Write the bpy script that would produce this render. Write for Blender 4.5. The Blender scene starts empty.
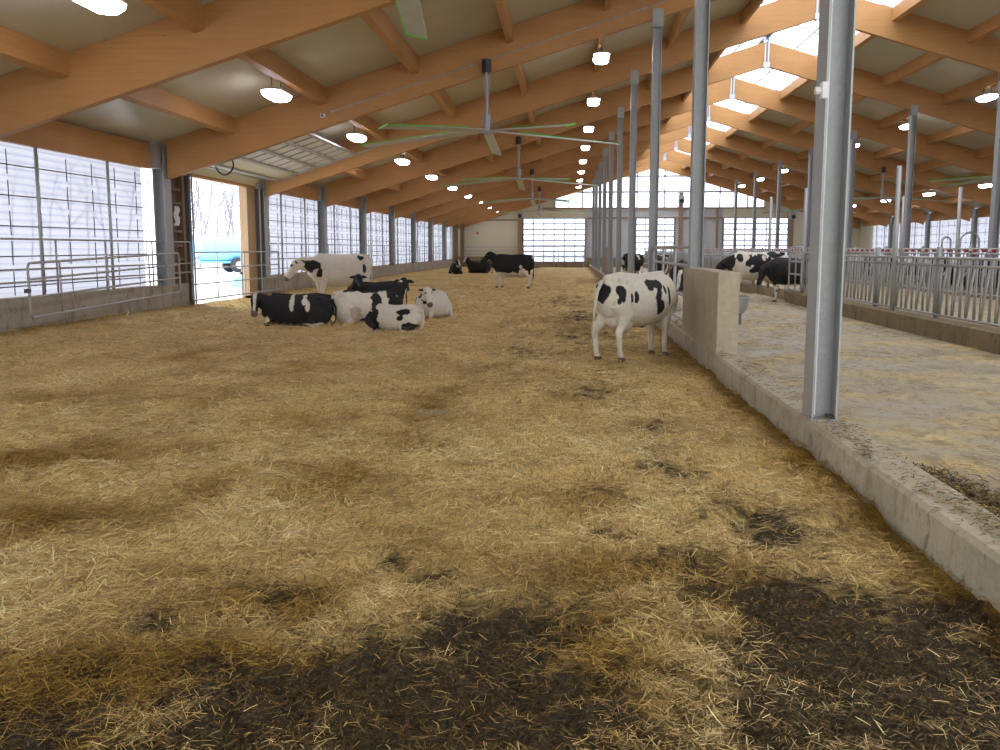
import bpy, math, random
import numpy as np
from math import sin, cos, pi, radians, sqrt, atan2
from mathutils import Vector, Matrix, noise

random.seed(7); RNG = np.random.default_rng(7)
SC = bpy.context.scene
COL = SC.collection

# ------------------------------------------------------------------ dimensions
S = 8.626; Y0 = 8.6
def K(k): return Y0 + S * k
XW, XE, XR = -11.24, 28.16, 8.46        # left wall line, right wall line, ridge
YEND = 94.86
CURB = 2.12                              # left face of the bedding kerb
def deck(x): return 10.62 - .305 * abs(x - XR)
def rbot(x): return deck(x) - 1.02
ORD = ['first', 'second', 'third', 'fourth', 'fifth', 'sixth', 'seventh', 'eighth', 'ninth', 'tenth', 'eleventh', 'twelfth']

# ------------------------------------------------------------------ node helpers
def mat(name):
    m = bpy.data.materials.new(name); m.use_nodes = True
    nt = m.node_tree; nt.nodes.clear()
    return m, nt
def N(nt, t, **kw):
    n = nt.nodes.new(t)
    for k, v in kw.items():
        if k in ('operation', 'data_type', 'blend_type', 'noise_dimensions', 'feature', 'wave_type', 'bands_direction', 'attribute_name', 'distance', 'interpolation_type'):
            setattr(n, k, v)
        else:
            n.inputs[k.replace('_', ' ')].default_value = v
    return n
def L(nt, a, b): nt.links.new(a, b)
def ramp(nt, stops):
    r = nt.nodes.new('ShaderNodeValToRGB')
    e = r.color_ramp.elements
    while len(e) < len(stops): e.new(.5)
    for i, (p, c) in enumerate(stops):
        e[i].position = p; e[i].color = (c[0], c[1], c[2], 1) if not isinstance(c, float) else (c, c, c, 1)
    return r
def out(nt, sh):
    o = nt.nodes.new('ShaderNodeOutputMaterial'); L(nt, sh, o.inputs[0]); return o
def mapping(nt, scale, coord='Object', rot=(0, 0, 0)):
    if coord == 'World':
        g = nt.nodes.new('ShaderNodeNewGeometry'); src = g.outputs['Position']
    else:
        t = nt.nodes.new('ShaderNodeTexCoord'); src = t.outputs[coord]
    m = nt.nodes.new('ShaderNodeMapping'); m.inputs['Scale'].default_value = scale; m.inputs['Rotation'].default_value = rot
    L(nt, src, m.inputs[0]); return m.outputs[0]
def noise_n(nt, vec, scale, detail=4, rough=.6, dist=0):
    n = N(nt, 'ShaderNodeTexNoise', Scale=scale, Detail=detail, Roughness=rough, Distortion=dist); L(nt, vec, n.inputs['Vector']); return n.outputs[0]
def bump(nt, h, strength, dist=.02):
    b = N(nt, 'ShaderNodeBump', Strength=strength, Distance=dist); L(nt, h, b.inputs['Height']); return b.outputs[0]
def mixc(nt, f, a, b, mode='MIX'):
    m = nt.nodes.new('ShaderNodeMix'); m.data_type = 'RGBA'; m.blend_type = mode
    for sock, v in ((0, f), (6, a), (7, b)):
        if hasattr(v, 'is_linked'): L(nt, v, m.inputs[sock])
        elif isinstance(v, (int, float)): m.inputs[sock].default_value = v
        else: m.inputs[sock].default_value = (*v, 1)
    return m.outputs[2]
def mathn(nt, op, a, b=0., c=None):
    m = nt.nodes.new('ShaderNodeMath'); m.operation = op
    for i, v in enumerate((a, b) if c is None else (a, b, c)):
        if hasattr(v, 'is_linked'): L(nt, v, m.inputs[i])
        else: m.inputs[i].default_value = v
    return m.outputs[0]
def princ(nt, col, rough=.6, metal=0., normal=None, spec=None):
    p = nt.nodes.new('ShaderNodeBsdfPrincipled')
    if hasattr(col, 'is_linked'): L(nt, col, p.inputs['Base Color'])
    else: p.inputs['Base Color'].default_value = (*col, 1)
    if hasattr(rough, 'is_linked'): L(nt, rough, p.inputs['Roughness'])
    else: p.inputs['Roughness'].default_value = rough
    p.inputs['Metallic'].default_value = metal
    if spec is not None: p.inputs['Specular IOR Level'].default_value = spec
    if normal is not None: L(nt, normal, p.inputs['Normal'])
    return p.outputs[0]

def simple(name, col, rough=.6, metal=0., var=.12, scale=6, bmp=0., coord='Object'):
    m, nt = mat(name)
    v = mapping(nt, (1, 1, 1), coord)
    n = noise_n(nt, v, scale, 4)
    r = ramp(nt, [(.25, tuple(c * (1 - var) for c in col)), (.75, tuple(min(1, c * (1 + var)) for c in col))]); L(nt, n, r.inputs[0])
    nb = bump(nt, n, bmp) if bmp else None
    out(nt, princ(nt, r.outputs[0], rough, metal, nb)); return m

def wood_mat(name, base, scale):
    m, nt = mat(name)
    v = mapping(nt, scale)
    n1 = noise_n(nt, v, 1.6, 6, .62, .15)
    v2 = mapping(nt, (1, 1, 1)); n2 = noise_n(nt, v2, .45, 3)
    r = ramp(nt, [(.25, tuple(c * .86 for c in base)), (.52, base), (.8, tuple(min(1, c * 1.10) for c in base))]); L(nt, n1, r.inputs[0])
    r2 = ramp(nt, [(.3, (.86, .84, .80)), (.7, (1.1, 1.08, 1.04))]); L(nt, n2, r2.inputs[0])
    c = mixc(nt, 1., r.outputs[0], r2.outputs[0], 'MULTIPLY')
    # knots
    vo = N(nt, 'ShaderNodeTexVoronoi', Scale=1.0); vk = mapping(nt, tuple(s * .5 if s > 3 else s * 1.6 for s in scale)); L(nt, vk, vo.inputs['Vector'])
    rk = ramp(nt, [(.03, 1.), (.09, 0.)]); L(nt, vo.outputs['Distance'], rk.inputs[0])
    kf = mathn(nt, 'MULTIPLY', rk.outputs[0], .55)
    c = mixc(nt, kf, c, (.16, .07, .03))
    out(nt, princ(nt, c, .55, 0, bump(nt, n1, .12, .01), .35)); return m

GL = (.47, .245, .09)
M = {}
M['wood_x'] = wood_mat('glulam wood rafter', GL, (.6, 14, 12))
M['wood_y'] = wood_mat('glulam wood purlin', GL, (14, .6, 12))
M['board'] = wood_mat('sawn board', (.42, .29, .17), (9, 9, .8))
M['rough_wood'] = wood_mat('dark weathered board', (.20, .13, .08), (9, 9, .8))

def deck_mat():
    m, nt = mat('roof lining panel')
    v = mapping(nt, (1, 1, 1), 'World'); n = noise_n(nt, v, .7, 3)
    r = ramp(nt, [(.3, (.45, .43, .32)), (.7, (.52, .495, .38))]); L(nt, n, r.inputs[0])
    out(nt, princ(nt, r.outputs[0], .33, 0, None, .5)); return m
M['deck'] = deck_mat()

def steel_mat(name, col, metal=.55, rough=.42):
    m, nt = mat(name)
    v = mapping(nt, (1, 1, 1), 'World')
    n = noise_n(nt, v, 9, 5, .7); n2 = noise_n(nt, v, 60, 2)
    f = mathn(nt, 'MULTIPLY_ADD', n2, .4, mathn(nt, 'MULTIPLY', n, .6))
    r = ramp(nt, [(.3, tuple(c * .78 for c in col)), (.7, tuple(min(1, c * 1.12) for c in col))]); L(nt, f, r.inputs[0])
    rr = ramp(nt, [(.3, rough - .08), (.7, rough + .12)]); L(nt, n, rr.inputs[0])
    out(nt, princ(nt, r.outputs[0], rr.outputs[0], metal)); return m
M['steel'] = steel_mat('galvanised steel', (.37, .38, .375), .35, .5)
M['pipe'] = steel_mat('galvanised pipe', (.46, .46, .45), .5, .5)
M['dark_steel'] = steel_mat('dark rail steel', (.12, .12, .13), .3, .5)
M['alu'] = steel_mat('aluminium bar', (.50, .55, .66), .5, .4)

def concrete_mat(name, base, stain, sc=1.0, amt=.5):
    m, nt = mat(name)
    v = mapping(nt, (1, 1, 1), 'World')
    n1 = noise_n(nt, v, 1.3 * sc, 6, .65); n2 = noise_n(nt, v, 22 * sc, 5, .7)
    r = ramp(nt, [(.25, tuple(c * .8 for c in base)), (.75, tuple(min(1, c * 1.15) for c in base))]); L(nt, n1, r.inputs[0])
    r2 = ramp(nt, [(.3, (.85, .84, .82)), (.7, (1.08, 1.08, 1.08))]); L(nt, n2, r2.inputs[0])
    c = mixc(nt, 1., r.outputs[0], r2.outputs[0], 'MULTIPLY')
    v3 = mapping(nt, (1, 1, .45), 'World'); n3 = noise_n(nt, v3, 3.2 * sc, 7, .72, .4)
    rs = ramp(nt, [(.50, 0.), (.66, 1.)]); L(nt, n3, rs.inputs[0])
    c = mixc(nt, mathn(nt, 'MULTIPLY', rs.outputs[0], amt), c, stain)
    n6 = noise_n(nt, mapping(nt, (1, 1, .7), 'World'), 7.5 * sc, 5, .65); rs6 = ramp(nt, [(.60, 0.), (.66, 1.)]); L(nt, n6, rs6.inputs[0])
    c = mixc(nt, mathn(nt, 'MULTIPLY', rs6.outputs[0], amt * 1.1), c, tuple(q * .7 for q in stain))
    out(nt, princ(nt, c, .85, 0, bump(nt, n2, .35, .012), .2)); return m
M['concrete'] = concrete_mat('stained kerb concrete', (.44, .39, .29), (.20, .145, .075), 1.4, .6)
M['wall_conc'] = concrete_mat('cast wall concrete', (.42, .38, .30), (.19, .155, .10), .7, .7)
M['brown_conc'] = concrete_mat('dirty feed kerb concrete', (.30, .24, .155), (.13, .10, .06), .9, .6)
M['pier_conc'] = concrete_mat('smooth pier concrete', (.46, .40, .29), (.34, .29, .20), .5, .3)

def alley_mat():
    m, nt = mat('alley concrete with manure film')
    v = mapping(nt, (1, 1, 1), 'World')
    n1 = noise_n(nt, v, .8, 6, .65)
    r = ramp(nt, [(.3, (.26, .225, .165)), (.5, (.38, .32, .205)), (.66, (.56, .43, .21))]); L(nt, n1, r.inputs[0])
    n2 = noise_n(nt, mapping(nt, (1.4, .8, 1), 'World'), 3.0, 8, .78, .6)
    rs = ramp(nt, [(.50, 0.), (.60, 1.)]); L(nt, n2, rs.inputs[0])
    n3 = noise_n(nt, v, 30, 4, .75)
    rs3 = ramp(nt, [(.52, 0.), (.6, 1.)]); L(nt, n3, rs3.inputs[0])
    c = mixc(nt, mathn(nt, 'MULTIPLY', rs.outputs[0], .6), r.outputs[0], (.15, .12, .07))
    c = mixc(nt, mathn(nt, 'MULTIPLY', rs3.outputs[0], .45), c, (.20, .15, .075))
    rr = ramp(nt, [(.35, .35), (.6, .8)]); L(nt, n1, rr.inputs[0])
    out(nt, princ(nt, c, rr.outputs[0], 0, bump(nt, n3, .3, .02), .3)); return m
M['alley'] = alley_mat()

STRAW_D = (.24, .16, .055); STRAW_M = (.70, .50, .20); STRAW_L = (.88, .69, .35)
def bedding_mat():
    m, nt = mat('trodden straw bedding')
    vs = []
    for rz, sc in ((.3, 1), (1.5, 1.15), (2.5, .9), (.9, 1.3)):
        vv = mapping(nt, (70 * sc, 7 * sc, 20), 'World', (0, 0, rz))
        vs.append(noise_n(nt, vv, 1.0, 3, .6, .3))
    a = mathn(nt, 'MAXIMUM', vs[0], vs[1]); b = mathn(nt, 'MAXIMUM', vs[2], vs[3]); f = mathn(nt, 'MAXIMUM', a, b)
    r = ramp(nt, [(.42, STRAW_D), (.56, STRAW_M), (.70, STRAW_L)]); L(nt, f, r.inputs[0])
    v = mapping(nt, (1, 1, 1), 'World'); v2 = mapping(nt, (1, .55, 1), 'World', (0, 0, .5))
    nb = noise_n(nt, v2, .9, 8, .7, .5)
    r2 = ramp(nt, [(.30, (.68, .66, .56)), (.46, (.92, .91, .86)), (.66, (1.14, 1.12, 1.08))]); L(nt, nb, r2.inputs[0])
    c = mixc(nt, 1., r.outputs[0], r2.outputs[0], 'MULTIPLY')
    nm = noise_n(nt, v, 5.5, 6, .72, .3)
    r3 = ramp(nt, [(.34, (.66, .64, .52)), (.5, (1., 1., 1.))]); L(nt, nm, r3.inputs[0])
    c = mixc(nt, .8, c, r3.outputs[0], 'MULTIPLY')
    aw = N(nt, 'ShaderNodeAttribute', attribute_name='wet')
    c = mixc(nt, aw.outputs['Fac'], c, (.45, .36, .17), 'MULTIPLY')
    # manure (attribute) broken up by fine noise
    at = N(nt, 'ShaderNodeAttribute', attribute_name='dirt')
    nf = noise_n(nt, v, 14, 7, .72)
    d = mathn(nt, 'ADD', at.outputs['Fac'], mathn(nt, 'MULTIPLY_ADD', nf, 1.2, -.6))
    rd = ramp(nt, [(.30, 0.), (.66, 1.)]); L(nt, d, rd.inputs[0])
    n5 = noise_n(nt, v, 38, 6, .75)
    rm = ramp(nt, [(.30, (.012, .009, .004)), (.52, (.060, .044, .020)), (.74, (.21, .15, .06))]); L(nt, n5, rm.inputs[0])
    c = mixc(nt, rd.outputs[0], c, rm.outputs[0])
    h = mathn(nt, 'ADD', mathn(nt, 'MULTIPLY', f, .6), mathn(nt, 'MULTIPLY', nm, .9)); h = mathn(nt, 'ADD', h, mathn(nt, 'MULTIPLY', n5, .35))
    h = mathn(nt, 'ADD', h, mathn(nt, 'MULTIPLY', mathn(nt, 'MULTIPLY', rd.outputs[0], noise_n(nt, v, 22, 4, .6)), 2.0))
    out(nt, princ(nt, c, .8, 0, bump(nt, h, .9, .05), .2)); return m
M['bedding'] = bedding_mat()

def attr_mat(name, attr, rough=.7, transl=0., spec=.3):
    m, nt = mat(name)
    at = N(nt, 'ShaderNodeAttribute', attribute_name=attr)
    v = mapping(nt, (1, 1, 1)); n = noise_n(nt, v, 18, 3)
    r = ramp(nt, [(.3, (.88, .88, .88)), (.7, (1.06, 1.06, 1.06))]); L(nt, n, r.inputs[0])
    c = mixc(nt, 1., at.outputs['Color'], r.outputs[0], 'MULTIPLY')
    out(nt, princ(nt, c, rough, 0, None, spec)); return m
M['straw'] = attr_mat('straw stalks', 'stalk', .6)
M['coat'] = attr_mat('cow coat', 'coat', .75)

def curtain_mat():
    m, nt = mat('ribbed translucent curtain')
    v = mapping(nt, (1, 1, 1), 'World'); n = noise_n(nt, v, .8, 3)
    w = N(nt, 'ShaderNodeTexWave', Scale=2.1, Distortion=.1, Detail=1.); w.wave_type = 'BANDS'; w.bands_direction = 'Z'; L(nt, v, w.inputs['Vector'])
    rw = ramp(nt, [(.0, (.72, .76, .88)), (.30, (.92, .94, 1.)), (1., (.96, .97, 1.))]); L(nt, w.outputs[0], rw.inputs[0])  # shading of the ribs painted into the tint as bluish bands
    tr = N(nt, 'ShaderNodeBsdfTransparent'); L(nt, rw.outputs[0], tr.inputs[0])
    tl = N(nt, 'ShaderNodeBsdfTranslucent'); L(nt, mixc(nt, 1., rw.outputs[0], (.21, .20, .205), 'MULTIPLY'), tl.inputs[0])
    df = N(nt, 'ShaderNodeBsdfDiffuse', Color=(.55, .57, .62, 1))
    a = N(nt, 'ShaderNodeMixShader', Fac=.2); L(nt, tl.outputs[0], a.inputs[1]); L(nt, df.outputs[0], a.inputs[2])
    b = N(nt, 'ShaderNodeMixShader', Fac=.12); L(nt, a.outputs[0], b.inputs[1]); L(nt, tr.outputs[0], b.inputs[2])
    out(nt, b.outputs[0]); return m
M['curtain'] = curtain_mat()
def glass_mat(name, tint, df_amt=.12):
    m, nt = mat(name)
    tr = N(nt, 'ShaderNodeBsdfTransparent', Color=(*tint, 1)); tl = N(nt, 'ShaderNodeBsdfTranslucent', Color=(.9, .93, 1, 1))
    gl = N(nt, 'ShaderNodeBsdfGlossy', Roughness=.1)
    v = mapping(nt, (1, 1, 1), 'World'); n = noise_n(nt, v, 1.5, 3)
    rr = ramp(nt, [(.3, df_amt * .7), (.7, df_amt * 1.3)]); L(nt, n, rr.inputs[0])
    a = N(nt, 'ShaderNodeMixShader'); L(nt, rr.outputs[0], a.inputs[0]); L(nt, tr.outputs[0], a.inputs[1]); L(nt, tl.outputs[0], a.inputs[2])
    b = N(nt, 'ShaderNodeMixShader', Fac=.04); L(nt, a.outputs[0], b.inputs[1]); L(nt, gl.outputs[0], b.inputs[2])
    out(nt, b.outputs[0]); return m
M['glass'] = glass_mat('pale glazing', (.93, .95, 1.0))
M['frost'] = glass_mat('dirty lower glazing', (.62, .64, .68), .5)
M['cream'] = simple('cream metal wall panel', (.62, .60, .44), .5, 0, .05, .6)
M['grey_panel'] = simple('pale grey metal panel', (.52, .54, .55), .5, 0, .06, .8)
M['brown_trim'] = simple('brown timber trim', (.30, .20, .13), .6, 0, .15, 3)
M['black'] = simple('black plastic', (.02, .02, .022), .45, 0, .3)
M['white_plastic'] = simple('white plastic', (.72, .72, .70), .5)
M['blade'] = simple('fan blade aluminium', (.50, .51, .47), .45, .3)
M['green'] = simple('green blade edging', (.10, .48, .05), .5)
M['green'].node_tree.nodes
M['red'] = simple('red latch tag', (.45, .03, .04), .5)
M['blue'] = simple('blue tank paint', (.22, .56, .82), .35, 0, .05)
M['tire'] = simple('tyre rubber', (.03, .03, .03), .8)
M['wheel'] = simple('pale wheel rim', (.55, .53, .50), .5)
M['snow'] = simple('snow', (.82, .84, .88), .8, 0, .04, .5, .2)
M['bark'] = simple('grey bark with painted haze', (.19, .185, .215), .9, 0, .2, 3)  # thin haze over the trees is put into this pale bark colour
M['plastic_sheet'] = simple('crumpled plastic sheet', (.6, .6, .58), .4)
def emit_mat(name, col, s):
    m, nt = mat(name)
    v = mapping(nt, (1, 1, 1)); n = noise_n(nt, v, 2, 2); r = ramp(nt, [(.2, tuple(c * .95 for c in col)), (.8, col)]); L(nt, n, r.inputs[0])
    e = N(nt, 'ShaderNodeEmission', Strength=s); L(nt, r.outputs[0], e.inputs[0]); out(nt, e.outputs[0]); return m
M['lamp'] = emit_mat('lit lamp lens', (.90, .86, 1.), 26.)

# ------------------------------------------------------------------ mesh helpers
class MB:
    def __init__(s): s.v = []; s.f = []
    def add(s, vs, fs):
        o = len(s.v); s.v += [tuple(v) for v in vs]; s.f += [tuple(i + o for i in f) for f in fs]; return s
    def box(s, x0, x1, y0, y1, z0, z1):
        return s.add([(x0, y0, z0), (x1, y0, z0), (x1, y1, z0), (x0, y1, z0), (x0, y0, z1), (x1, y0, z1), (x1, y1, z1), (x0, y1, z1)],
                     [(0, 3, 2, 1), (4, 5, 6, 7), (0, 1, 5, 4), (1, 2, 6, 5), (2, 3, 7, 6), (3, 0, 4, 7)])
    def prism(s, poly, axis, a, b):
        """poly: 2-D points; axis 'x','y','z' extrusion from a to b"""
        n = len(poly)
        def P(p, t):
            if axis == 'y': return (p[0], t, p[1])
            if axis == 'x': return (t, p[0], p[1])
            return (p[0], p[1], t)
        vs = [P(p, a) for p in poly] + [P(p, b) for p in poly]
        fs = [tuple(range(n)), tuple(range(2 * n - 1, n - 1, -1))] + [(i, (i + 1) % n, n + (i + 1) % n, n + i) for i in range(n)]
        return s.add(vs, fs)
    def tube(s, pts, r, n=8, caps=True, side=None):
        pts = [Vector(p) for p in pts]; m = len(pts)
        rs = r if isinstance(r, (list, tuple)) else [r] * m
        vs = []; prev = None
        for i, p in enumerate(pts):
            t = (pts[min(i + 1, m - 1)] - pts[max(i - 1, 0)]).normalized()
            if prev is None:
                a = Vector(side) if side else (Vector((0, 0, 1)) if abs(t.z) < .9 else Vector((1, 0, 0)))
            else: a = prev
            a = (a - t * a.dot(t)).normalized(); prev = a
            b = t.cross(a)
            rr = rs[i]; ra, rb = rr if isinstance(rr, (list, tuple)) else (rr, rr)
            for j in range(n):
                w = 2 * pi * j / n; vs.append(p + a * (ra * cos(w)) + b * (rb * sin(w)))
        fs = [(i * n + j, i * n + (j + 1) % n, (i + 1) * n + (j + 1) % n, (i + 1) * n + j) for i in range(m - 1) for j in range(n)]
        if caps: fs += [tuple(range(n - 1, -1, -1)), tuple(range((m - 1) * n, m * n))]
        return s.add(vs, fs)
    def ball(s, c, r, n=12, m=8):
        rx, ry, rz = r if isinstance(r, (list, tuple)) else (r, r, r)
        vs = [(c[0], c[1], c[2] - rz)]
        for i in range(1, m):
            a = -pi / 2 + pi * i / m
            vs += [(c[0] + rx * cos(a) * cos(2 * pi * j / n), c[1] + ry * cos(a) * sin(2 * pi * j / n), c[2] + rz * sin(a)) for j in range(n)]
        vs.append((c[0], c[1], c[2] + rz)); T = len(vs) - 1
        fs = [(0, 1 + (j + 1) % n, 1 + j) for j in range(n)]
        for i in range(m - 2): fs += [(1 + i * n + j, 1 + i * n + (j + 1) % n, 1 + (i + 1) * n + (j + 1) % n, 1 + (i + 1) * n + j) for j in range(n)]
        fs += [(1 + (m - 2) * n + j, 1 + (m - 2) * n + (j + 1) % n, T) for j in range(n)]
        return s.add(vs, fs)
    def mesh(s, name, m, smooth=False):
        me = bpy.data.meshes.new(name); me.from_pydata(s.v, [], s.f); me.materials.append(m)
        if smooth: me.polygons.foreach_set('use_smooth', [True] * len(me.polygons))
        me.update(); return me
    def build(s, name, m, parent=None, smooth=False, bevel=0):
        o = bpy.data.objects.new(name, s.mesh(name, m, smooth)); COL.objects.link(o)
        if parent: o.parent = parent
        if bevel:
            b = o.modifiers.new('Bevel', 'BEVEL'); b.width = bevel; b.segments = 2; b.limit_method = 'ANGLE'
        return o
def bend(pts, r=.12, n=5):
    """round the inner corners of a polyline"""
    P = [Vector(p) for p in pts]; o = [P[0]]
    for i in range(1, len(P) - 1):
        a = (P[i - 1] - P[i]); b = (P[i + 1] - P[i]); q = min(r, a.length * .45, b.length * .45)
        A = P[i] + a.normalized() * q; B = P[i] + b.normalized() * q
        for j in range(n + 1):
            t = j / n; o.append(A * (1 - t) ** 2 + P[i] * 2 * t * (1 - t) + B * t * t)
    o.append(P[-1]); return o
def empty(name, loc=(0, 0, 0), rz=0):
    o = bpy.data.objects.new(name, None); o.empty_display_size = .2; COL.objects.link(o); o.location = loc; o.rotation_euler = (0, 0, rz); return o
def tag(o, label=None, cat=None, group=None, kind=None):
    if label: o['label'] = label
    if cat: o['category'] = cat
    if group: o['group'] = group
    if kind: o['kind'] = kind
    return o
def children(o): return [c for c in bpy.data.objects if c.parent == o]
def copy_tree(o, parent=None):
    kids = children(o)
    c = o.copy(); COL.objects.link(c); c.parent = parent
    for ch in kids: copy_tree(ch, c)
    return c

# ------------------------------------------------------------------ numpy value noise
_P = RNG.random((256, 256))
def vn(x, y, seed=0):
    x = x + seed * 17.3; y = y + seed * 9.1
    xi = np.floor(x).astype(int); yi = np.floor(y).astype(int); fx = x - xi; fy = y - yi
    fx = fx * fx * (3 - 2 * fx); fy = fy * fy * (3 - 2 * fy)
    g = lambda a, b: _P[a % 256, b % 256]
    return (g(xi, yi) * (1 - fx) * (1 - fy) + g(xi + 1, yi) * fx * (1 - fy) + g(xi, yi + 1) * (1 - fx) * fy + g(xi + 1, yi + 1) * fx * fy)
def fbm(x, y, o=4, seed=0):
    s = 0; a = .5; t = 0
    for i in range(o): s = s + a * vn(x * 2 ** i, y * 2 ** i, seed + i); t += a; a *= .5
    return s / t
# manure: soil-like blots (x, y, rx, ry, strength) and wet ochre straw blots
SOIL = [(-.60, 3.55, .85, .62, 1.5), (-.3, 4.35, .42, .48, 1.35), (-.95, 3.0, .8, .5, 1.4), (1.55, 3.9, .6, .8, 1.5), (1.25, 4.75, .40, .45, 1.3), (1.05, 3.3, .4, .5, 1.2), (1.85, 4.6, .25, .4, 1.1), (-1.9, 3.3, .8, .5, .62),
        (.3, 6.74, .20, .20, .62), (.2, 6.0, .14, .2, .42), (-1.5, 4.8, .20, .22, .62), (-1.95, 4.4, .22, .2, .5), (.75, 9.6, .35, .5, .40), (.3, 11.9, .5, .8, .38), (.9, 7.3, .4, .9, .36), (1.3, 6.0, .4, .7, .46), (.75, 5.3, .35, .5, .5),
        (.6, 13.8, .5, 1.2, .38), (.3, 20, 1.0, 2.2, .42), (.4, 26, 1.0, 3.2, .44), (0, 34, 1.1, 4, .40), (-.8, 17, .6, 1.6, .34), (-.75, 5.2, .2, .25, .36), (-1.05, 5.5, .12, .12, .4)]
WET = [(-1.95, 3.55, .95, .72, 1.5), (-1.5, 4.75, .42, .34, 1.2), (-1.95, 5.05, .28, .2, .6), (-4.5, 7.75, .75, .42, .9), (-4.3, 8.5, .5, .3, .7), (-3.5, 6.1, .55, .4, .55), (-3.5, 8.2, .4, .3, .6), (-1.9, 7.3, .35, .9, .6), (.3, 6.74, .3, .3, .8),
       (.3, 3.7, .5, .7, 1.1), (.9, 4.5, .6, .6, 1.0), (.5, 5.2, .6, .4, .7), (-2.6, 9.5, .6, .8, .5), (-1.6, 10.5, .35, 1.5, .55), (-1.2, 13.5, .5, 2.2, .5), (.7, 9.6, .6, .8, .6), (.4, 12., .8, 1.2, .6), (-5.5, 11, 1.2, .8, .45), (-4, 14, 1.4, 1.0, .4), (.2, 22, 1.6, 4, .5), (-6.5, 16, 1.5, 1.2, .4), (-2.7, 6.9, .35, .3, .45)]
def blots(B, x, y, n):
    d = np.zeros_like(np.asarray(x, float))
    for px, py, rx, ry, st in B: d = np.maximum(d, st * np.exp(-(((x - px) / rx) ** 2 + ((y - py) / ry) ** 2) * .8) * (.15 + 1.75 * n))
    return d
def dirt(x, y):
    n = fbm(x * 3.0, y * 3.0, 6, 3); n2 = fbm(x * 8, y * 8, 5, 7)
    d = blots(SOIL, x, y, n) + (n2 - .5) * .9
    d = d + np.clip((3.1 - y) / 1.0, 0, .3)
    return np.clip(d, 0, 1)
def wet(x, y):
    n = fbm(x * 1.7 + 5, y * 1.7, 5, 23); n2 = fbm(x * 5, y * 5, 4, 17)
    w = blots(WET, x, y, n) + .30 * np.clip((n - .5) * 4, -.6, 1)
    edge = CURB - x + (fbm(x * 0 + 3, y * 1.2, 3, 9) - .5) * .35
    w = np.maximum(w, np.clip(1.15 - edge / .42, 0, 1) * (.75 + .5 * n2))
    w = np.maximum(w, np.clip(1.0 - (x - XW) / .7, 0, .7))
    return np.clip(w + (n2 - .5) * .35, 0, 1)
def gz(x, y):
    near = np.clip((40 - y) / 30, .25, 1)
    z = (fbm(x * .55, y * .35, 4, 1) - .5) * .22 * near + (fbm(x * 2.2, y * 2.2, 4, 5) - .5) * .12 * near
    z = z + .16 * np.exp(-((x - XW - .2) / .8) ** 2) + .03 * np.exp(-((x - CURB) / .25) ** 2)
    z = z + (fbm(x * 4.2, y * 4.2, 3, 15) - .5) * .09 * np.clip((22 - y) / 10, .2, 1)
    z = z - .10 * np.exp(-((x + 1.5 + (y - 12) * .02) / .45) ** 2) * np.clip((y - 5) / 4, 0, 1)      # trodden track
    d = dirt(x, y)
    z = z + np.clip(d, 0, 1) * ((fbm(x * 6, y * 6, 3, 8) - .6) * .15 + (fbm(x * 15, y * 15, 2, 18) - .5) * .06)
    return z - .01
# ------------------------------------------------------------------ GROUND
def grid_mesh(name, xs, ys, m, fz=None, attr=True):
    X, Y = np.meshgrid(xs, ys); nx, ny = len(xs), len(ys)
    Z = fz(X, Y) if fz else np.zeros_like(X)
    co = np.stack([X, Y, Z], -1).reshape(-1, 3).astype(np.float32)
    i = np.arange((ny - 1) * (nx - 1)); r = i // (nx - 1); c = i % (nx - 1); a = r * nx + c
    q = np.stack([a, a + 1, a + nx + 1, a + nx], -1)
    me = bpy.data.meshes.new(name)
    me.vertices.add(len(co)); me.vertices.foreach_set('co', co.ravel())
    me.loops.add(q.size); me.loops.foreach_set('vertex_index', q.ravel().astype(np.int32))
    me.polygons.add(len(q)); me.polygons.foreach_set('loop_start', (np.arange(len(q)) * 4).astype(np.int32)); me.polygons.foreach_set('loop_total', np.full(len(q), 4, np.int32))
    me.polygons.foreach_set('use_smooth', np.ones(len(q), bool))
    me.update(calc_edges=True); me.materials.append(m)
    if attr:
        A = me.attributes.new('dirt', 'FLOAT', 'POINT'); A.data.foreach_set('value', dirt(X, Y).ravel().astype(np.float32))
        A = me.attributes.new('wet', 'FLOAT', 'POINT'); A.data.foreach_set('value', wet(X, Y).ravel().astype(np.float32))
    o = bpy.data.objects.new(name, me); COL.objects.link(o); return o
ys = [1.5]
while ys[-1] < YEND: ys.append(ys[-1] + max(.028, .0042 * ys[-1] + .00035 * ys[-1] ** 2))
ys[-1] = YEND
xs1 = list(np.arange(-11.24, -4, .07)) + list(np.arange(-4, CURB, .03)) + [CURB + .01]
o = grid_mesh('straw_bedding', np.array(xs1), np.array(ys), M['bedding'], gz)
tag(o, 'golden trodden straw bedding covering the wide pen floor', 'straw bedding', kind='stuff')
o = grid_mesh('floor', np.array([-12, -6, 0, 7, 14, 21, 28.5]), np.array([-9, 0, 10, 20, 30, 40, 50, 60, 70, 80, 90, YEND + .3]), M['alley'], lambda x, y: x * 0 - .14, False); tag(o, kind='structure')
# outside snow
SN = MB(); SN.box(-420, 420, -60, 700, -.62, -.16); o = SN.build('ground', M['snow']); tag(o, kind='structure')
# alley slab
o = MB().box(2.4, 7.5, -6, YEND, -.12, .05).build('floor_alley', M['alley']); tag(o, kind='structure')
o = MB().box(12.5, 28.1, -6, YEND, -.12, .05).build('floor_right', M['alley']); tag(o, kind='structure')
o = MB().box(7.55, 11.8, -6, YEND, -.12, .40).build('floor_feed_table', M['alley']); tag(o, kind='structure')

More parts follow.
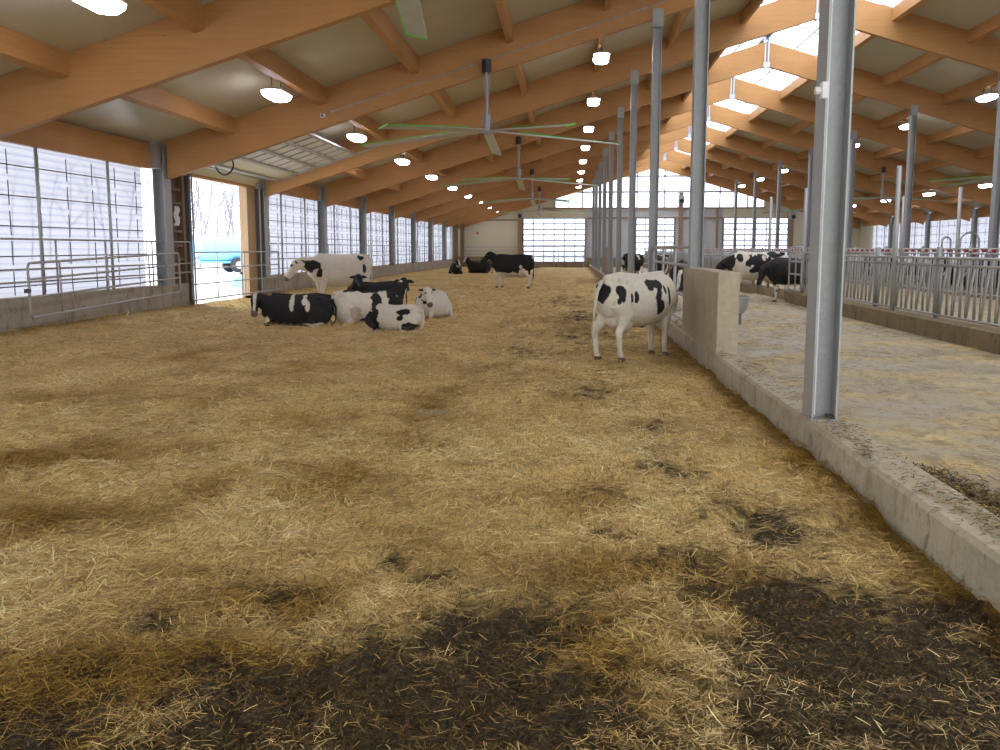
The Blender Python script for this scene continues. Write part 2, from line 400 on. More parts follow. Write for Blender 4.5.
# stalks
def stalks(name, n, sampler, colf, lenr, wid, lift, zf, m):
    x, y = sampler(n); n = len(x)
    ln = RNG.uniform(*lenr, n) * (1 - .45 * np.clip(dirt(x, y), 0, 1)) * (1 + np.clip((y - 8) / 20, 0, 1.0)); w = wid * RNG.uniform(.6, 1.3, n) * (1 + np.clip((y - 5) / 9, 0, 3.0))
    th = RNG.uniform(0, 2 * pi, n); pit = RNG.normal(0, lift, n)
    dx = np.cos(th) * np.cos(pit); dy = np.sin(th) * np.cos(pit); dz = np.sin(pit)
    crv = RNG.normal(0, .18, n)
    nx, ny = -np.sin(th), np.cos(th)
    z0 = zf(x, y) + np.abs(dz) * ln * .45 + RNG.uniform(.0, .035, n) * (1 + np.clip((y - 5) / 15, 0, 1)) + .002
    V = np.zeros((n, 6, 3), np.float32)
    for j, t in enumerate((-.5, 0, .5)):
        off = crv * ln * (.25 - t * t) ; cx = x + dx * ln * t + nx * off; cy = y + dy * ln * t + ny * off
        cz = z0 + dz * ln * t + (.25 - t * t) * .06 * ln
        ww = w * (1 if j == 1 else .8) * .5
        V[:, 2 * j, 0] = cx - nx * ww; V[:, 2 * j, 1] = cy - ny * ww; V[:, 2 * j, 2] = cz
        V[:, 2 * j + 1, 0] = cx + nx * ww; V[:, 2 * j + 1, 1] = cy + ny * ww; V[:, 2 * j + 1, 2] = cz + w * .3
    b = np.arange(n)[:, None] * 6
    q = np.concatenate([b + np.array([[0, 1, 3, 2]]), b + np.array([[2, 3, 5, 4]])], 1).reshape(-1, 4)
    me = bpy.data.meshes.new(name)
    me.vertices.add(n * 6); me.vertices.foreach_set('co', V.ravel())
    me.loops.add(q.size); me.loops.foreach_set('vertex_index', q.ravel().astype(np.int32))
    me.polygons.add(len(q)); me.polygons.foreach_set('loop_start', (np.arange(len(q)) * 4).astype(np.int32)); me.polygons.foreach_set('loop_total', np.full(len(q), 4, np.int32))
    me.update(calc_edges=True); me.materials.append(m)
    c = colf(x, y)
    A = me.attributes.new('stalk', 'FLOAT_COLOR', 'POINT'); cc = np.concatenate([np.repeat(c, 6, 0), np.ones((n * 6, 1))], 1).astype(np.float32); A.data.foreach_set('color', cc.ravel())
    o = bpy.data.objects.new(name, me); COL.objects.link(o); return o
def bed_sampler(y0, y1, keep):
    def f(n):
        u = RNG.random(n); y = 1 / (1 / y0 + u * (1 / y1 - 1 / y0))
        xl = np.maximum(-.66 * y - .5, XW + .1); xr = np.minimum(.52 * y + .3, CURB - .03)
        x = xl + RNG.random(n) * (xr - xl)
        d = dirt(x, y) * 1.15 + (fbm(x * 9, y * 9, 3, 12) - .5) * .7
        pk = RNG.random(n) < np.clip(1.2 - d * 1.35, keep, 1)
        return x[pk], y[pk]
    return f
def straw_col(x, y):
    n = len(x); t = np.clip(RNG.beta(2.2, 2.2, n) * .9 + (fbm(x * 1.1, y * .8, 5, 21) - .5) * 1.3, 0, 1)[:, None]
    D = np.array([.42, .28, .09]); MM = np.array([.83, .60, .26]); LL = np.array([.95, .80, .46])
    c = np.where(t < .5, D + (MM - D) * t * 2, MM + (LL - MM) * (t - .5) * 2)
    d = np.clip(dirt(x, y), 0, 1)[:, None]; wt = wet(x, y)[:, None]
    c = c * (1 - wt * np.array([.48, .56, .78])) * RNG.uniform(.42, 1.40, (n, 1)); c = np.minimum(c, np.array([.97, .90, .68]))
    k = (RNG.random((n, 1)) < d * .82)
    return np.where(k, c * np.array([.20, .165, .12]) * RNG.uniform(.4, 1.8, (n, 1)), c * (1 - d * .2))
o = stalks('loose_straw', 330000, bed_sampler(2.4, 60, .20), straw_col, (.03, .14), .0030, .20, gz, M['straw'])
tag(o, 'loose pale straw stalks strewn over the whole pen bedding', 'straw', kind='stuff')
def al_sampler(n):
    u = RNG.random(n); y = 1 / (1 / 6 + u * (1 / 45 - 1 / 6)); x = RNG.uniform(2.5, 7.1, n)
    k = RNG.random(n) < np.clip((fbm(x * 1.1, y * .8, 4, 31) - .32) * 2.2, .05, 1); return x[k], y[k]
def al_col(x, y):
    c = straw_col(x, y); k = RNG.random((len(x), 1)) < .30; return np.where(k, c * .35, c * 1.1)
o = stalks('scattered_straw', 34000, al_sampler, al_col, (.03, .10), .0038, .05, lambda x, y: x * 0 + .052, M['straw'])
tag(o, 'thin scatter of chopped straw on the concrete alley right of the kerb', 'straw', kind='stuff')
# straw and crumbs on the kerb top
def kb_sampler(n):
    u = RNG.random(n); y = 1 / (1 / 3. + u * (1 / 20 - 1 / 3.)); x = CURB + RNG.uniform(.02, .31, n)
    k = (RNG.random(n) < .2 + .8 * (fbm(x * 5, y * 2, 3, 41) > .5)) & ~((x > 2.1) & (y > 13.8) & (y < 18)); return x[k], y[k]
o = stalks('kerb_crumbs', 5500, kb_sampler, lambda x, y: straw_col(x, y) * np.where(RNG.random((len(x), 1)) < .6, .3, .8), (.02, .07), .006, .1, lambda x, y: x * 0 + .303, M['straw'])
tag(o, 'crumbs of manure and straw lying on top of the long concrete kerb', 'straw', kind='stuff')
def heap_f(n):
    y = RNG.uniform(3.6, 7.6, n); x = 2.45 + np.abs(RNG.normal(0, .55, n)) * (.3 + .7 * np.clip((7.6 - y) / 2, 0, 1)); return x, y
o = stalks('manure_scrapings', 16000, heap_f, lambda x, y: straw_col(x, y) * np.where(RNG.random((len(x), 1)) < .75, .22, .7), (.02, .09), .008, .25, lambda x, y: .05 + .02 * (fbm(x * 6, y * 6, 3, 3)), M['straw'])
tag(o, 'dark scrapings of manure and straw beside the kerb in the alley', 'manure', kind='stuff')

# ------------------------------------------------------------------ KERBS AND WALLS
def kerb(y0, y1):
    m = MB(); y = y0; prof = lambda j: [(CURB + j, -.12), (CURB + j, .27), (CURB + .03 + j, .30), (CURB + .32, .30), (CURB + .32, -.12)]
    ysn = list(np.arange(y0, y1, .35)) + [y1]; n = 5
    vs = []
    for yy in ysn:
        j = (vn(np.array([yy * 1.3]), np.array([2.])).item() - .5) * .012
        vs += [(p[0], yy, p[1]) for p in prof(j)]
    fs = [(i * n + k, i * n + (k + 1) % n, (i + 1) * n + (k + 1) % n, (i + 1) * n + k) for i in range(len(ysn) - 1) for k in range(n)]
    fs += [tuple(range(n - 1, -1, -1)), tuple(range((len(ysn) - 1) * n, len(ysn) * n))]
    return m.add(vs, fs)
o = kerb(-3, YEND - .1).build('concrete_kerb', M['concrete']); tag(o, 'long low stained concrete kerb between the straw pen and the alley', 'kerb')
def feed_kerb(y0, y1): return MB().prism([(7.2, -.1), (7.2, .39), (7.24, .43), (7.55, .43), (7.55, -.1)], 'y', y0, y1)
o = feed_kerb(4, 32.2).build('feed_kerb', M['brown_conc']); tag(o, 'brown stained concrete feed kerb under the nearest headlock panels', 'kerb', 'feed kerbs')
o = feed_kerb(38.5, YEND - .1).build('feed_kerb', M['brown_conc']); tag(o, 'brown concrete feed kerb continuing behind the black cow walking in the alley', 'kerb', 'feed kerbs')
o = MB().prism([(11.8, -.1), (11.8, .43), (12.15, .43), (12.15, -.1)], 'y', 4, YEND - .1).build('feed_kerb', M['brown_conc']); tag(o, 'feed kerb on the far side of the feed table, under the red-tagged headlocks', 'kerb', 'feed kerbs')
# piers
def pier(x0, x1, y0, y1, z1, lab):
    o = MB().box(x0, x1, y0, y1, .28, z1).build('concrete_pier', M['pier_conc'], bevel=.015); tag(o, lab, 'concrete pier', 'short upright concrete walls on the kerb'); return o
pier(2.15, 2.46, 13.85, 17.95, 1.47, 'big upright concrete block on the kerb beside the spotted cow')
pier(2.18, 2.5, 52.5, 56.5, 1.88, 'small far concrete block on the kerb between the distant posts')

# side wall (concrete base) left and right
DOOR = (27.9, 33.2)
def side_wall(x, outx, name, gap):
    m = MB(); sp = [(-6, gap[0] - .0), (gap[1] + .9, YEND)] if gap else [(-6, YEND)]
    a, b = min(x, outx), max(x, outx)
    for y0, y1 in sp:
        ys = [y0] + [K(k) for k in range(-1, 11) if y0 + .3 < K(k) < y1 - .3] + [y1]
        for p, q in zip(ys, ys[1:]): m.box(a, b, p + .012, q - .012, -.2, .80)
        m.box(a + .03, b - .03, y0, y1, -.2, .78)
    o = m.build(name, M['wall_conc']); tag(o, kind='structure')
side_wall(XW, XW - .3, 'wall_left', DOOR); side_wall(XE, XE + .3, 'wall_right', None)

# ------------------------------------------------------------------ CURTAIN WALL BAYS
def rib_sheet(x, y0, y1, z0, z1):
    m = MB(); zs = []; z = z0; i = 0
    while z < z1: zs.append((z, .0 if i % 2 else .018)); z += .075; i += 1
    zs.append((z1, 0))
    vs = []
    for z, d in zs: vs += [(x + d, y0, z), (x + d, y1, z)]
    return m.add(vs, [(2 * i, 2 * i + 1, 2 * i + 3, 2 * i + 2) for i in range(len(zs) - 1)])
wn = 1
def curtain_bay(side, y0, y1, n):
    x = XW if side < 0 else XE; ox = side
    w = empty('window_%d' % n, (0, 0, 0)); tag(w, kind='structure')
    L_ = y1 - y0
    rib_sheet(x + ox * .22, y0, y1, .8, 4.0).build('curtain', M['curtain'], w)
    m = MB()
    for z in (1.02, 1.64, 2.26, 2.88, 3.50): m.tube([(x + ox * .13, y0, z), (x + ox * .13, y1, z + .02)], .014, 5)
    m.build('cross_bar', M['dark_steel'], w)
    m = MB(); q = max(1, round(L_ / 1.1))
    for i in range(q):
        yy = y0 + L_ * (i + .62) / q; z = .84
        while z < 3.8:
            m.tube([(x + ox * .17, yy, z), (x + ox * .17, yy, z + .50)], .012, 5); z += .62
    m.build('hook_rod', M['dark_steel'], w)
    pos = [f for f in (.34, .73) if L_ > 5] or [.5]
    for f in pos:
        yy = y0 + L_ * f
        mb = MB().tube([(x + ox * .05, yy, .78), (x + ox * .05, yy, 4.25)], .038, 8)
        for z in (1.64, 2.26, 2.88, 3.5): mb.add([(x + ox * .05, yy, z - .03), (x + ox * .05, yy, z + .03), (x + ox * .13, yy - .16, z + .02)], [(0, 1, 2)])
        mb.build('support_pole', M['pipe'], w, True)
for b in range(0, 10):
    if b == 2: continue
    e = (K(b + 1) if b < 9 else YEND - .1) - (.55 if b == 1 else -.1)
    curtain_bay(-1, K(b) - .1, e, wn); wn += 1
for b in range(1, 10):
    e = (K(b + 1) if b < 9 else YEND - 3.2) + .1
    curtain_bay(1, K(b) - .1, e, wn); wn += 1
# clear strip at right of bay 1 where trees show: handled by the translucent sheet

# ------------------------------------------------------------------ ROOF
SKY = 2.51                                    # half width of the ridge light
def deck_slab(xa, xb, ya, yb, m):
    m.add([(xa, ya, deck(xa)), (xb, ya, deck(xb)), (xb, yb, deck(xb)), (xa, yb, deck(xa)), (xa, ya, deck(xa) + .14), (xb, ya, deck(xb) + .14), (xb, yb, deck(xb) + .14), (xa, yb, deck(xa) + .14)],
          [(0, 3, 2, 1), (4, 5, 6, 7), (0, 1, 5, 4), (1, 2, 6, 5), (2, 3, 7, 6), (3, 0, 4, 7)])
m = MB(); deck_slab(XW - .9, XR - SKY, -6, YEND + .4, m); deck_slab(XR + SKY, XE + .9, -6, YEND + .4, m)
o = m.build('ceiling', M['deck']); tag(o, kind='structure')
# ridge light glazing, one unit per bay
for b in range(0, 10):
    ya, yb = K(b), (K(b + 1) if b < 9 else YEND)
    w = empty('window_%d' % wn, (0, 0, 0)); wn += 1; tag(w, kind='structure')
    m = MB(); fr = MB(); zz = .30
    for s in (-1, 1):
        xo, xi = XR + s * SKY, XR + s * .02
        m.add([(xo, ya, deck(xo) + .06), (xi, ya, deck(xi) + zz), (xi, yb, deck(xi) + zz), (xo, yb, deck(xo) + .06)], [(0, 1, 2, 3)])
        for t in (.0, .5, .97):
            xx = xo + (xi - xo) * t; z = deck(xo) + .06 + (deck(xi) + zz - deck(xo) - .06) * t
            fr.box(xx - .03, xx + .03, ya, yb, z - .08, z - .01)
        for j in range(0, 3):
            yy = ya + (yb - ya) * j / 3
            fr.tube([(xo, yy, deck(xo) + .03), (xi, yy, deck(xi) + zz - .03)], .03, 4)
    fr.box(XR - .1, XR + .1, ya, yb, deck(XR) + zz - .08, deck(XR) + zz + .06)
    m.build('pane', M['glass'], w); fr.build('glazing_bar', M['alu'], w)
# rafters
def rafter_mesh(side):
    x0 = (XW + .34) if side < 0 else (XE - .34); s = side
    xi = XR
    poly = [(x0, rbot(x0)), (x0, deck(x0) - .004), (xi, deck(xi) - .004), (xi, rbot(xi))]
    return MB().prism(poly, 'y', -.11, .11).mesh('rafter', M['wood_x'])
RM = {-1: rafter_mesh(-1), 1: rafter_mesh(1)}
KP = MB().box(-.10, -.04, -.14, .14, 9.52, 10.95).box(.04, .10, -.14, .14, 9.52, 10.95).box(-.14, .14, -.16, -.13, 9.55, 9.75).mesh('ridge_bracket', M['alu'])
for k in range(0, 11):
    y = K(k) if k < 10 else YEND - .22
    for s in (-1, 1):
        o = bpy.data.objects.new('rafter', RM[s]); COL.objects.link(o); o.location = (0, y, 0)
        where = 'left' if s < 0 else 'right'
        lab = ('deep orange glulam rafter on the %s roof slope, %s from the camera' % (where, ORD[k])) if k < 10 else 'glulam rafter on the %s roof slope against the far gable wall' % where
        tag(o, lab, 'rafter', 'glulam rafters of the barn roof')
    if k:
        o = bpy.data.objects.new('ridge_bracket', KP); COL.objects.link(o); o.location = (XR, y, 0)
        tag(o, 'pale steel ridge bracket joining the %s pair of rafters from the camera' % ORD[k], 'bracket', 'steel ridge brackets')
# purlins
PX = [-9.05, -6.55, -4.05, -1.55, .95, 3.45, 5.95]
def purlin_mesh(x, s):
    t = .42; sg = 1 if x < XR else -1; zc = deck(x)
    sl = .305 * sg
    poly = [(-.08, zc - .08 * sl - .006), (.08, zc + .08 * sl - .006), (.08, zc + .08 * sl - t), (-.08, zc - .08 * sl - t)]
    return MB().prism(poly, 'y', .11, s - .11).mesh('purlin', M['wood_y'])
for s in (-1, 1):
    for i, px in enumerate(PX):
        x = px if s < 0 else 2 * XR - px
        me = purlin_mesh(x, S); mel = purlin_mesh(x, YEND - .22 - K(9))
        for b in range(0, 10):
            o = bpy.data.objects.new('purlin', me if b < 9 else mel); COL.objects.link(o); o.location = (x, K(b), 0)
            tag(o, 'glulam purlin, %s up from the %s eave, behind the %s rafter' % (ORD[i], 'left' if s < 0 else 'right', ORD[b]), 'purlin', 'purlins under the roof panels')
    x = XW if s < 0 else XE
    for b in range(0, 10):
        y1 = (K(b + 1) if b < 9 else YEND - .15)
        o = MB().box(x - .08, x + .08, K(b) + .2, y1 - .6, 3.93, 4.58).build('eave_beam', M['wood_y'])
        tag(o, 'glulam eave beam over the %s side opening of bay %s from the camera' % ('left' if s < 0 else 'right', ORD[b]), 'beam', 'eave beams along the side walls')

# ------------------------------------------------------------------ STEEL COLUMNS
def h_col(zb, zt, d=.25, t=.016, cap=True):
    """H-section: flanges face +-X, web faces the camera"""
    a = d * .44; q = d * .66; poly = [(-a, -q), (-a + t, -q), (-a + t, -.006), (a - t, -.006), (a - t, -q), (a, -q), (a, q), (a - t, q), (a - t, .006), (-a + t, .006), (-a + t, q), (-a, q)]
    return MB().prism(poly, 'z', zb, zt)
def col_thing(x, y, zb, zt, lab, grp, capped=True, d=.25):
    e = empty('steel_column', (x, y, 0)); tag(e, lab, 'column', grp)
    h_col(zb, zt - (.25 if capped else 0), d).build('shaft', M['steel'], e)
    MB().box(-.12, .12, -.18, .18, zb, zb + .012).build('base_plate', M['steel'], e)
    if capped:
        MB().box(-.14, .14, -.16, -.125, zt - .24, zt + .2).box(-.14, .14, .125, .16, zt - .24, zt + .2).box(-.14, .14, -.16, .16, zt - .26, zt - .23).build('cap_bracket', M['steel'], e)
    return e
for k in range(0, 10):
    x = 2.27; zt = rbot(x) + .02
    zb = .30 if k != 1 else 1.47
    labs = 'tall galvanised steel column on the kerb, %s in the row from the camera' % ORD[k]
    if k == 0: labs = 'big nearest galvanised steel column standing on the long kerb'
    if k == 1: labs = 'tall galvanised steel column rising from the concrete block'
    e = col_thing(x, K(k), zb, zt, labs, 'steel columns along the kerb')
    if k == 0:
        MB().tube([(-.085, -.15, .35), (-.085, -.15, 7.3)], .006, 6).build('conduit', M['white_plastic'], e)
        MB().box(-.155, -.10, -.22, -.12, 3.05, 3.19).build('junction_box', M['white_plastic'], e, bevel=.01)
        MB().tube([(-.20, -.17, 3.12), (-.15, -.17, 3.12)], .035, 10).build('socket', M['white_plastic'], e)
for k in range(2, 10):
    x = 14.75; col_thing(x, K(k), .05, rbot(x) + .02, 'tall steel column beyond the feed table, %s rafter from the camera' % ORD[k], 'steel columns beyond the feed table')
for k in range(1, 10):
    e = col_thing(XW + .12, K(k), .78, deck(XW) - .05, 'steel wall column on the left concrete wall under the %s rafter' % ORD[k], 'steel wall columns left', False, .36)
    MB().box(-.2, .10, -.6, -.16, 3.95, 4.58).build('rafter_shoe', M['steel'], e)
for k in range(2, 10):
    e = col_thing(XE, K(k), .78, deck(XE) - .05, 'steel wall column on the right side wall under the %s rafter' % ORD[k], 'steel wall columns right', False, .30)
# conduit on the third rafter plus small camera
m = MB(); pts = [(x, K(2) - .125, rbot(x) + .34) for x in np.linspace(-6.3, 3.4, 14)]; m.tube(pts, .014, 6)
for p in pts[::1]: m.box(p[0] - .02, p[0] + .02, p[1] - .02, p[1] + .015, p[2] - .03, p[2] + .03)
o = m.build('conduit', M['pipe']); tag(o, 'thin grey cable conduit running up the third left rafter', 'conduit')
e = empty('security_camera', (-6.55, K(2) - .11, rbot(-6.55) + .30)); tag(e, 'small pale camera on the third left rafter beside a purlin', 'camera')
MB().box(-.06, .06, -.10, 0, -.05, .05).build('housing', M['white_plastic'], e, bevel=.01); MB().tube([(0, -.13, 0), (0, -.09, 0)], .03, 10).build('lens', M['black'], e)

# ------------------------------------------------------------------ LAMPS
def lamp_proto():
    e = empty('barn_lamp', (0, 0, 0))
    def ring(w, l, z, c=.12): return [(-w + c, -l, z), (w - c, -l, z), (w, -l + c, z), (w, l - c, z), (w - c, l, z), (-w + c, l, z), (-w, l - c, z), (-w, -l + c, z)]
    def loft(rs):
        n = 8; vs = [p for r in rs for p in r]
        fs = [(i * n + j, i * n + (j + 1) % n, (i + 1) * n + (j + 1) % n, (i + 1) * n + j) for i in range(len(rs) - 1) for j in range(n)]
        fs += [tuple(range(n - 1, -1, -1)), tuple(range((len(rs) - 1) * n, len(rs) * n))]; return MB().add(vs, fs)
    loft([ring(.235, .56, .03), ring(.2, .50, .10), ring(.1, .3, .14)]).build('housing', M['white_plastic'], e)
    loft([ring(.17, .48, -.11), ring(.22, .54, -.05), ring(.235, .56, .03)]).build('lens', M['lamp'], e)
    m = MB(); m.tube([(0, -.35, .12), (0, -.35, .42)], .012, 6); m.tube([(0, .35, .12), (0, .35, .42)], .012, 6); m.build('hanger', M['dark_steel'], e)
    return e
LP = lamp_proto(); first = True
for x, z, yb, ks, nm in ((-6.86, 5.40, 14.0, range(0, 10), 'left outer'), (.97, 7.55, 12.79, range(1, 10), 'left inner'), (15.95, 7.55, 12.79, range(2, 10), 'right inner'), (23.8, 5.40, 14.0, range(3, 10), 'right outer')):
    for j, k in enumerate(ks):
        e = LP if first else copy_tree(LP); first = False
        e.location = (x, yb + S * k, z)
        MBh = deck(x) - z
        tag(e, 'lit white barn lamp, %s from the camera in the %s row' % (ORD[j], nm), 'lamp', 'hanging barn lamps')

# ------------------------------------------------------------------ FANS
def fan(x, y, ztop, rot, lab, R=3.7, drop=1.72):
    e = empty('barn_fan', (x, y, ztop)); tag(e, lab, 'fan', 'big five-bladed ceiling fans')
    MB().tube([(0, 0, .04), (0, 0, -.30)], .12, 12).build('motor', M['black'], e)
    m = MB().tube([(0, 0, -.3), (0, 0, -drop)], .035, 8)
    for a in (.5, 2.6, 4.7): m.tube([(.10 * cos(a), .10 * sin(a), -.3), (.03 * cos(a), .03 * sin(a), -1.0), (.14 * cos(a), .14 * sin(a), -drop + .1)], .012, 5)
    m.build('drop_rod', M['steel'], e)
    h = MB().tube([(0, 0, -drop + .35), (0, 0, -drop - .05)], .09, 12).tube([(0, 0, -drop - .05), (0, 0, -drop - .12)], .24, 16); h.build('hub', M['steel'], e)
    zb = -drop - .07
    for i in range(5):
        a = rot + i * 2 * pi / 5; c, s = cos(a), sin(a)
        def P(r, w, z): return (c * r - s * w, s * r + c * w, zb + z - .24 * (r / R) ** 2)
        b = MB(); prof = [(-.14, -.03), (.14, .034), (.14, .049), (-.14, -.01)]
        b.add([P(.2, w, z) for w, z in prof] + [P(R, w, z) for w, z in prof], [(0, 1, 2, 3), (7, 6, 5, 4), (0, 4, 5, 1), (1, 5, 6, 2), (2, 6, 7, 3), (3, 7, 4, 0)])
        bl = b.build('blade', M['blade'], e)
        g = MB(); g.add([P(.9, w, z) for w, z in ((.14, .026), (.165, .036), (.165, .052), (.14, .052))] + [P(R + .03, w, z) for w, z in ((.14, .026), (.165, .036), (.165, .052), (.14, .052))], [(0, 1, 2, 3), (7, 6, 5, 4), (0, 4, 5, 1), (1, 5, 6, 2), (2, 6, 7, 3), (3, 7, 4, 0)])
        q = [P(R, -.14, -.04), P(R + .03, -.14, -.04), P(R + .03, .165, .03), P(R, .165, .03), P(R, -.14, .0), P(R + .03, -.14, .0), P(R + .03, .165, .07), P(R, .165, .07)]
        g.add(q, [(0, 1, 2, 3), (7, 6, 5, 4), (0, 4, 5, 1), (1, 5, 6, 2), (2, 6, 7, 3), (3, 7, 4, 0)])
        tag(g.build('edge_strip', M['green'], bl), 'bright green blade edging')
for k, lab in ((0, 'nearest ceiling fan, only one green-edged blade tip in view'), (2, 'large grey ceiling fan with green-edged blades hanging nearest over the pen'), (4, 'second full ceiling fan hanging over the straw pen'), (6, 'third full ceiling fan over the pen, before the far door'), (8, 'farthest ceiling fan over the pen, by the end wall')):
    fan((-2.11 - .02 * k) if k else -1.72, (K(k) - .27) if k else 9.45, rbot(-2.11) + .28, radians(18 if k else 95), lab)
for k, lab in ((4, 'ceiling fan over the right part, hub by the right picture edge'), (6, 'ceiling fan hanging over the right headlocks'), (8, 'farthest ceiling fan over the right part')):
    fan(19.0, K(k) - .27, rbot(19.0) + .28, radians(10 + k * 9), lab)
# ------------------------------------------------------------------ END WALL BEHIND THE CAMERA
wl = MB(); ZT = 4.6
for xa, xb in ((XW - .3, -9), (-3, 3), (14, 20), (26, XE + .3)): wl.prism([(xa, -.3), (xb, -.3), (xb, ZT), (xa, ZT)], 'y', -6.2, -6)
wl.prism([(XW - .3, ZT), (XE + .3, ZT), (XE + .3, 5.8), (XW - .3, 5.8)] if deck(XE) > 5.8 else [(XW - .3, 4.3), (XE + .3, 4.3), (XE - 4, 5.75), (XW + 4, 5.75)], 'y', -6.2, -6)
o = wl.build('wall_front', M['cream']); tag(o, kind='structure')
# ------------------------------------------------------------------ FAR END WALL
YF = YEND
def panel_poly(xa, xb, z0, top=None):
    pts = [(xa, z0), (xb, z0)]
    t = top if top is not None else None
    if t is not None: pts += [(xb, t), (xa, t)]
    else:
        pts += [(xb, deck(xb))]
        if xa < XR < xb: pts += [(XR, deck(XR))]
        pts += [(xa, deck(xa))]
    return pts
wl = MB()
D1, D2, D3 = (-4.4, 1.75), (6.65, 10.4), (15.1, 21.3)
GT = 4.78
for xa, xb in ((XW - .3, D1[0]), (D3[1], XE + .3)): wl.prism(panel_poly(xa, xb, -.15), 'y', YF, YF + .2)
for xa, xb in ((D1[0], D1[1]), (D3[0], D3[1])): wl.prism([(xa, GT), (xb, GT), (xb, 5.78), (xa, 5.78)], 'y', YF, YF + .2)
wl.prism(panel_poly(D1[0], -1.25, 5.78), 'y', YF, YF + .2); wl.prism(panel_poly(18.9, D3[1], 5.78), 'y', YF, YF + .2)
o = wl.build('wall_back', M['cream']); tag(o, kind='structure')
wl = MB()
for xa, xb in ((D1[1], D2[0]), (D2[1], D3[0])):
    wl.prism([(xa, -.15), (xb, -.15), (xb, 5.78), (xa, 5.78)], 'y', YF, YF + .2)
    x = xa + .3
    while x < xb - .1: wl.box(x, x + .07, YF - .04, YF, .9, 5.7); x += .6
wl.prism([(D2[0], GT), (D2[1], GT), (D2[1], 5.78), (D2[0], 5.78)], 'y', YF, YF + .2)
wl.prism([(D2[0], -.15), (D2[1], -.15), (D2[1], 1.2), (D2[0], 1.2)], 'y', YF, YF + .2)
o = wl.build('wall_back_middle', M['grey_panel']); tag(o, kind='structure')
o = MB().box(XW, D1[0], YF - .16, YF - .002, -.1, 1.05).box(D3[1], XE, YF - .16, YF - .002, -.1, 1.05).box(D1[0], D1[1], YF - .14, YF - .002, -.1, .55).box(D1[1], D3[0], YF - .14, YF - .002, -.1, .95).build('wall_back_base', M['brown_conc']); tag(o, kind='structure')
o = MB().box(XE - .02, XE + .2, YEND - 3.2, YEND, .8, 4.6).build('wall_right_corner', M['cream']); tag(o, kind='structure')
# timber trims
def trim(n, *boxes):
    m = MB()
    for b in boxes: m.box(*b)
    o = m.build('trim_%d' % n, M['brown_trim']); tag(o, kind='structure')
trim(1, (-2.5, 19, YF - .2, YF - .01, 5.68, 5.82)); trim(2, (1.9, 15, YF - .16, YF - .05, 4.72, 4.86))
trim(3, (10.75, 11.15, YF - .25, YF - .17, .9, 7.2)); trim(4, (13.0, 13.2, YF - .2, YF - .05, .9, 5.7)); trim(5, (14.4, 14.6, YF - .2, YF - .05, .9, 5.7))
trim(6, (-4.9, -4.45, YF - .24, YF - .01, .9, 5.4)); trim(7, (21.35, 21.75, YF - .24, YF - .01, .9, 5.6)); trim(8, (-5.6 - 5.5, -4.9, YF - .1, YF - .01, 4.55, 4.7))
# end wall glazed doors
def glazed_door(n, xa, xb, z0, z1, nx, nz, frost_rows=1):
    d = empty('door_%d' % n, (0, 0, 0)); tag(d, kind='structure')
    dz = (z1 - z0) / nz; zf = z0 + dz * frost_rows
    if frost_rows: MB().box(xa, xb, YF + .05, YF + .07, z0, zf).build('frosted_panel', M['frost'], d)
    MB().box(xa, xb, YF + .05, YF + .07, zf, z1).build('pane', M['glass'], d)
    m = MB()
    for i in range(nx + 1):
        x = xa + (xb - xa) * i / nx; w = .09 if i in (0, nx) else .05; m.box(x - w, x + w, YF, YF + .1, z0, z1)
    for i in range(nz + 1):
        z = z0 + dz * i; m.box(xa, xb, YF - .01, YF + .11, z - .07, z + .07)
    m.build('frame', M['alu'], d)
glazed_door(2, D1[0], D1[1], .5, GT, 6, 8, 2); glazed_door(3, D2[0], D2[1], 1.2, GT, 4, 6, 0); glazed_door(4, D3[0], D3[1], .5, GT, 6, 8, 1)
# gable glazing
w = empty('window_%d' % wn, (0, 0, 0)); wn += 1; tag(w, kind='structure')
MB().prism([(-1.25, 5.8), (18.9, 5.8), (18.9, deck(18.9) - .1), (XR, deck(XR) - .1), (-1.25, deck(-1.25) - .1)], 'y', YF + .08, YF + .1).build('pane', M['glass'], w)
m = MB()
for i in range(9):
    x = -1.25 + (18.9 + 2.35) * i / 8; m.box(x - .07, x + .07, YF, YF + .12, 5.8, deck(x))
for z in (7.3, 8.8):
    xa = XR - (deck(XR) - z) / .305 + .3; xb = 2 * XR - xa; m.box(max(xa, -1.25), min(xb, 18.9), YF, YF + .12, z - .09, z + .09)
for i in range(8):
    x = -1.25 + (18.9 + 2.35) * (i + .5) / 8; m.box(x - .04, x + .04, YF, YF + .1, 5.8, min(7.3, deck(x)))
m.build('glazing_bar', M['alu'], w)
# fan heaters on the end wall posts
for x, z, lab in ((-4.7, 5.1, 'small grey blower box on the end wall left of the far door'), (10.95, 6.5, 'small blower box on the brown post under the gable window'), (21.6, 4.95, 'small blower box on the end wall at the right')):
    e = empty('blower', (x, YF - .45, z)); tag(e, lab, 'blower')
    MB().box(-.28, .28, -.2, .2, -.3, .4).build('housing', M['pipe'], e, bevel=.03); MB().tube([(0, -.28, -.1), (0, -.2, -.1)], .2, 14).build('outlet', M['black'], e)
# left far corner: dark posts
e = MB().box(XW + .02, XW + .5, YF - 1.2, YF - .9, 0, 4.3).box(XW + .7, XW + 1.1, YF - .9, YF - .6, 0, 4.2).build('corner_post', M['rough_wood']); tag(e, 'pair of dark timber corner posts at the far left of the pen', 'post')
# red dot sign
o = MB().tube([(-8.9, YF - .02, 3.35), (-8.9, YF, 3.35)], .13, 12).build('wall_marker', M['red']); tag(o, 'tiny red round marker on the cream end wall', 'marker')

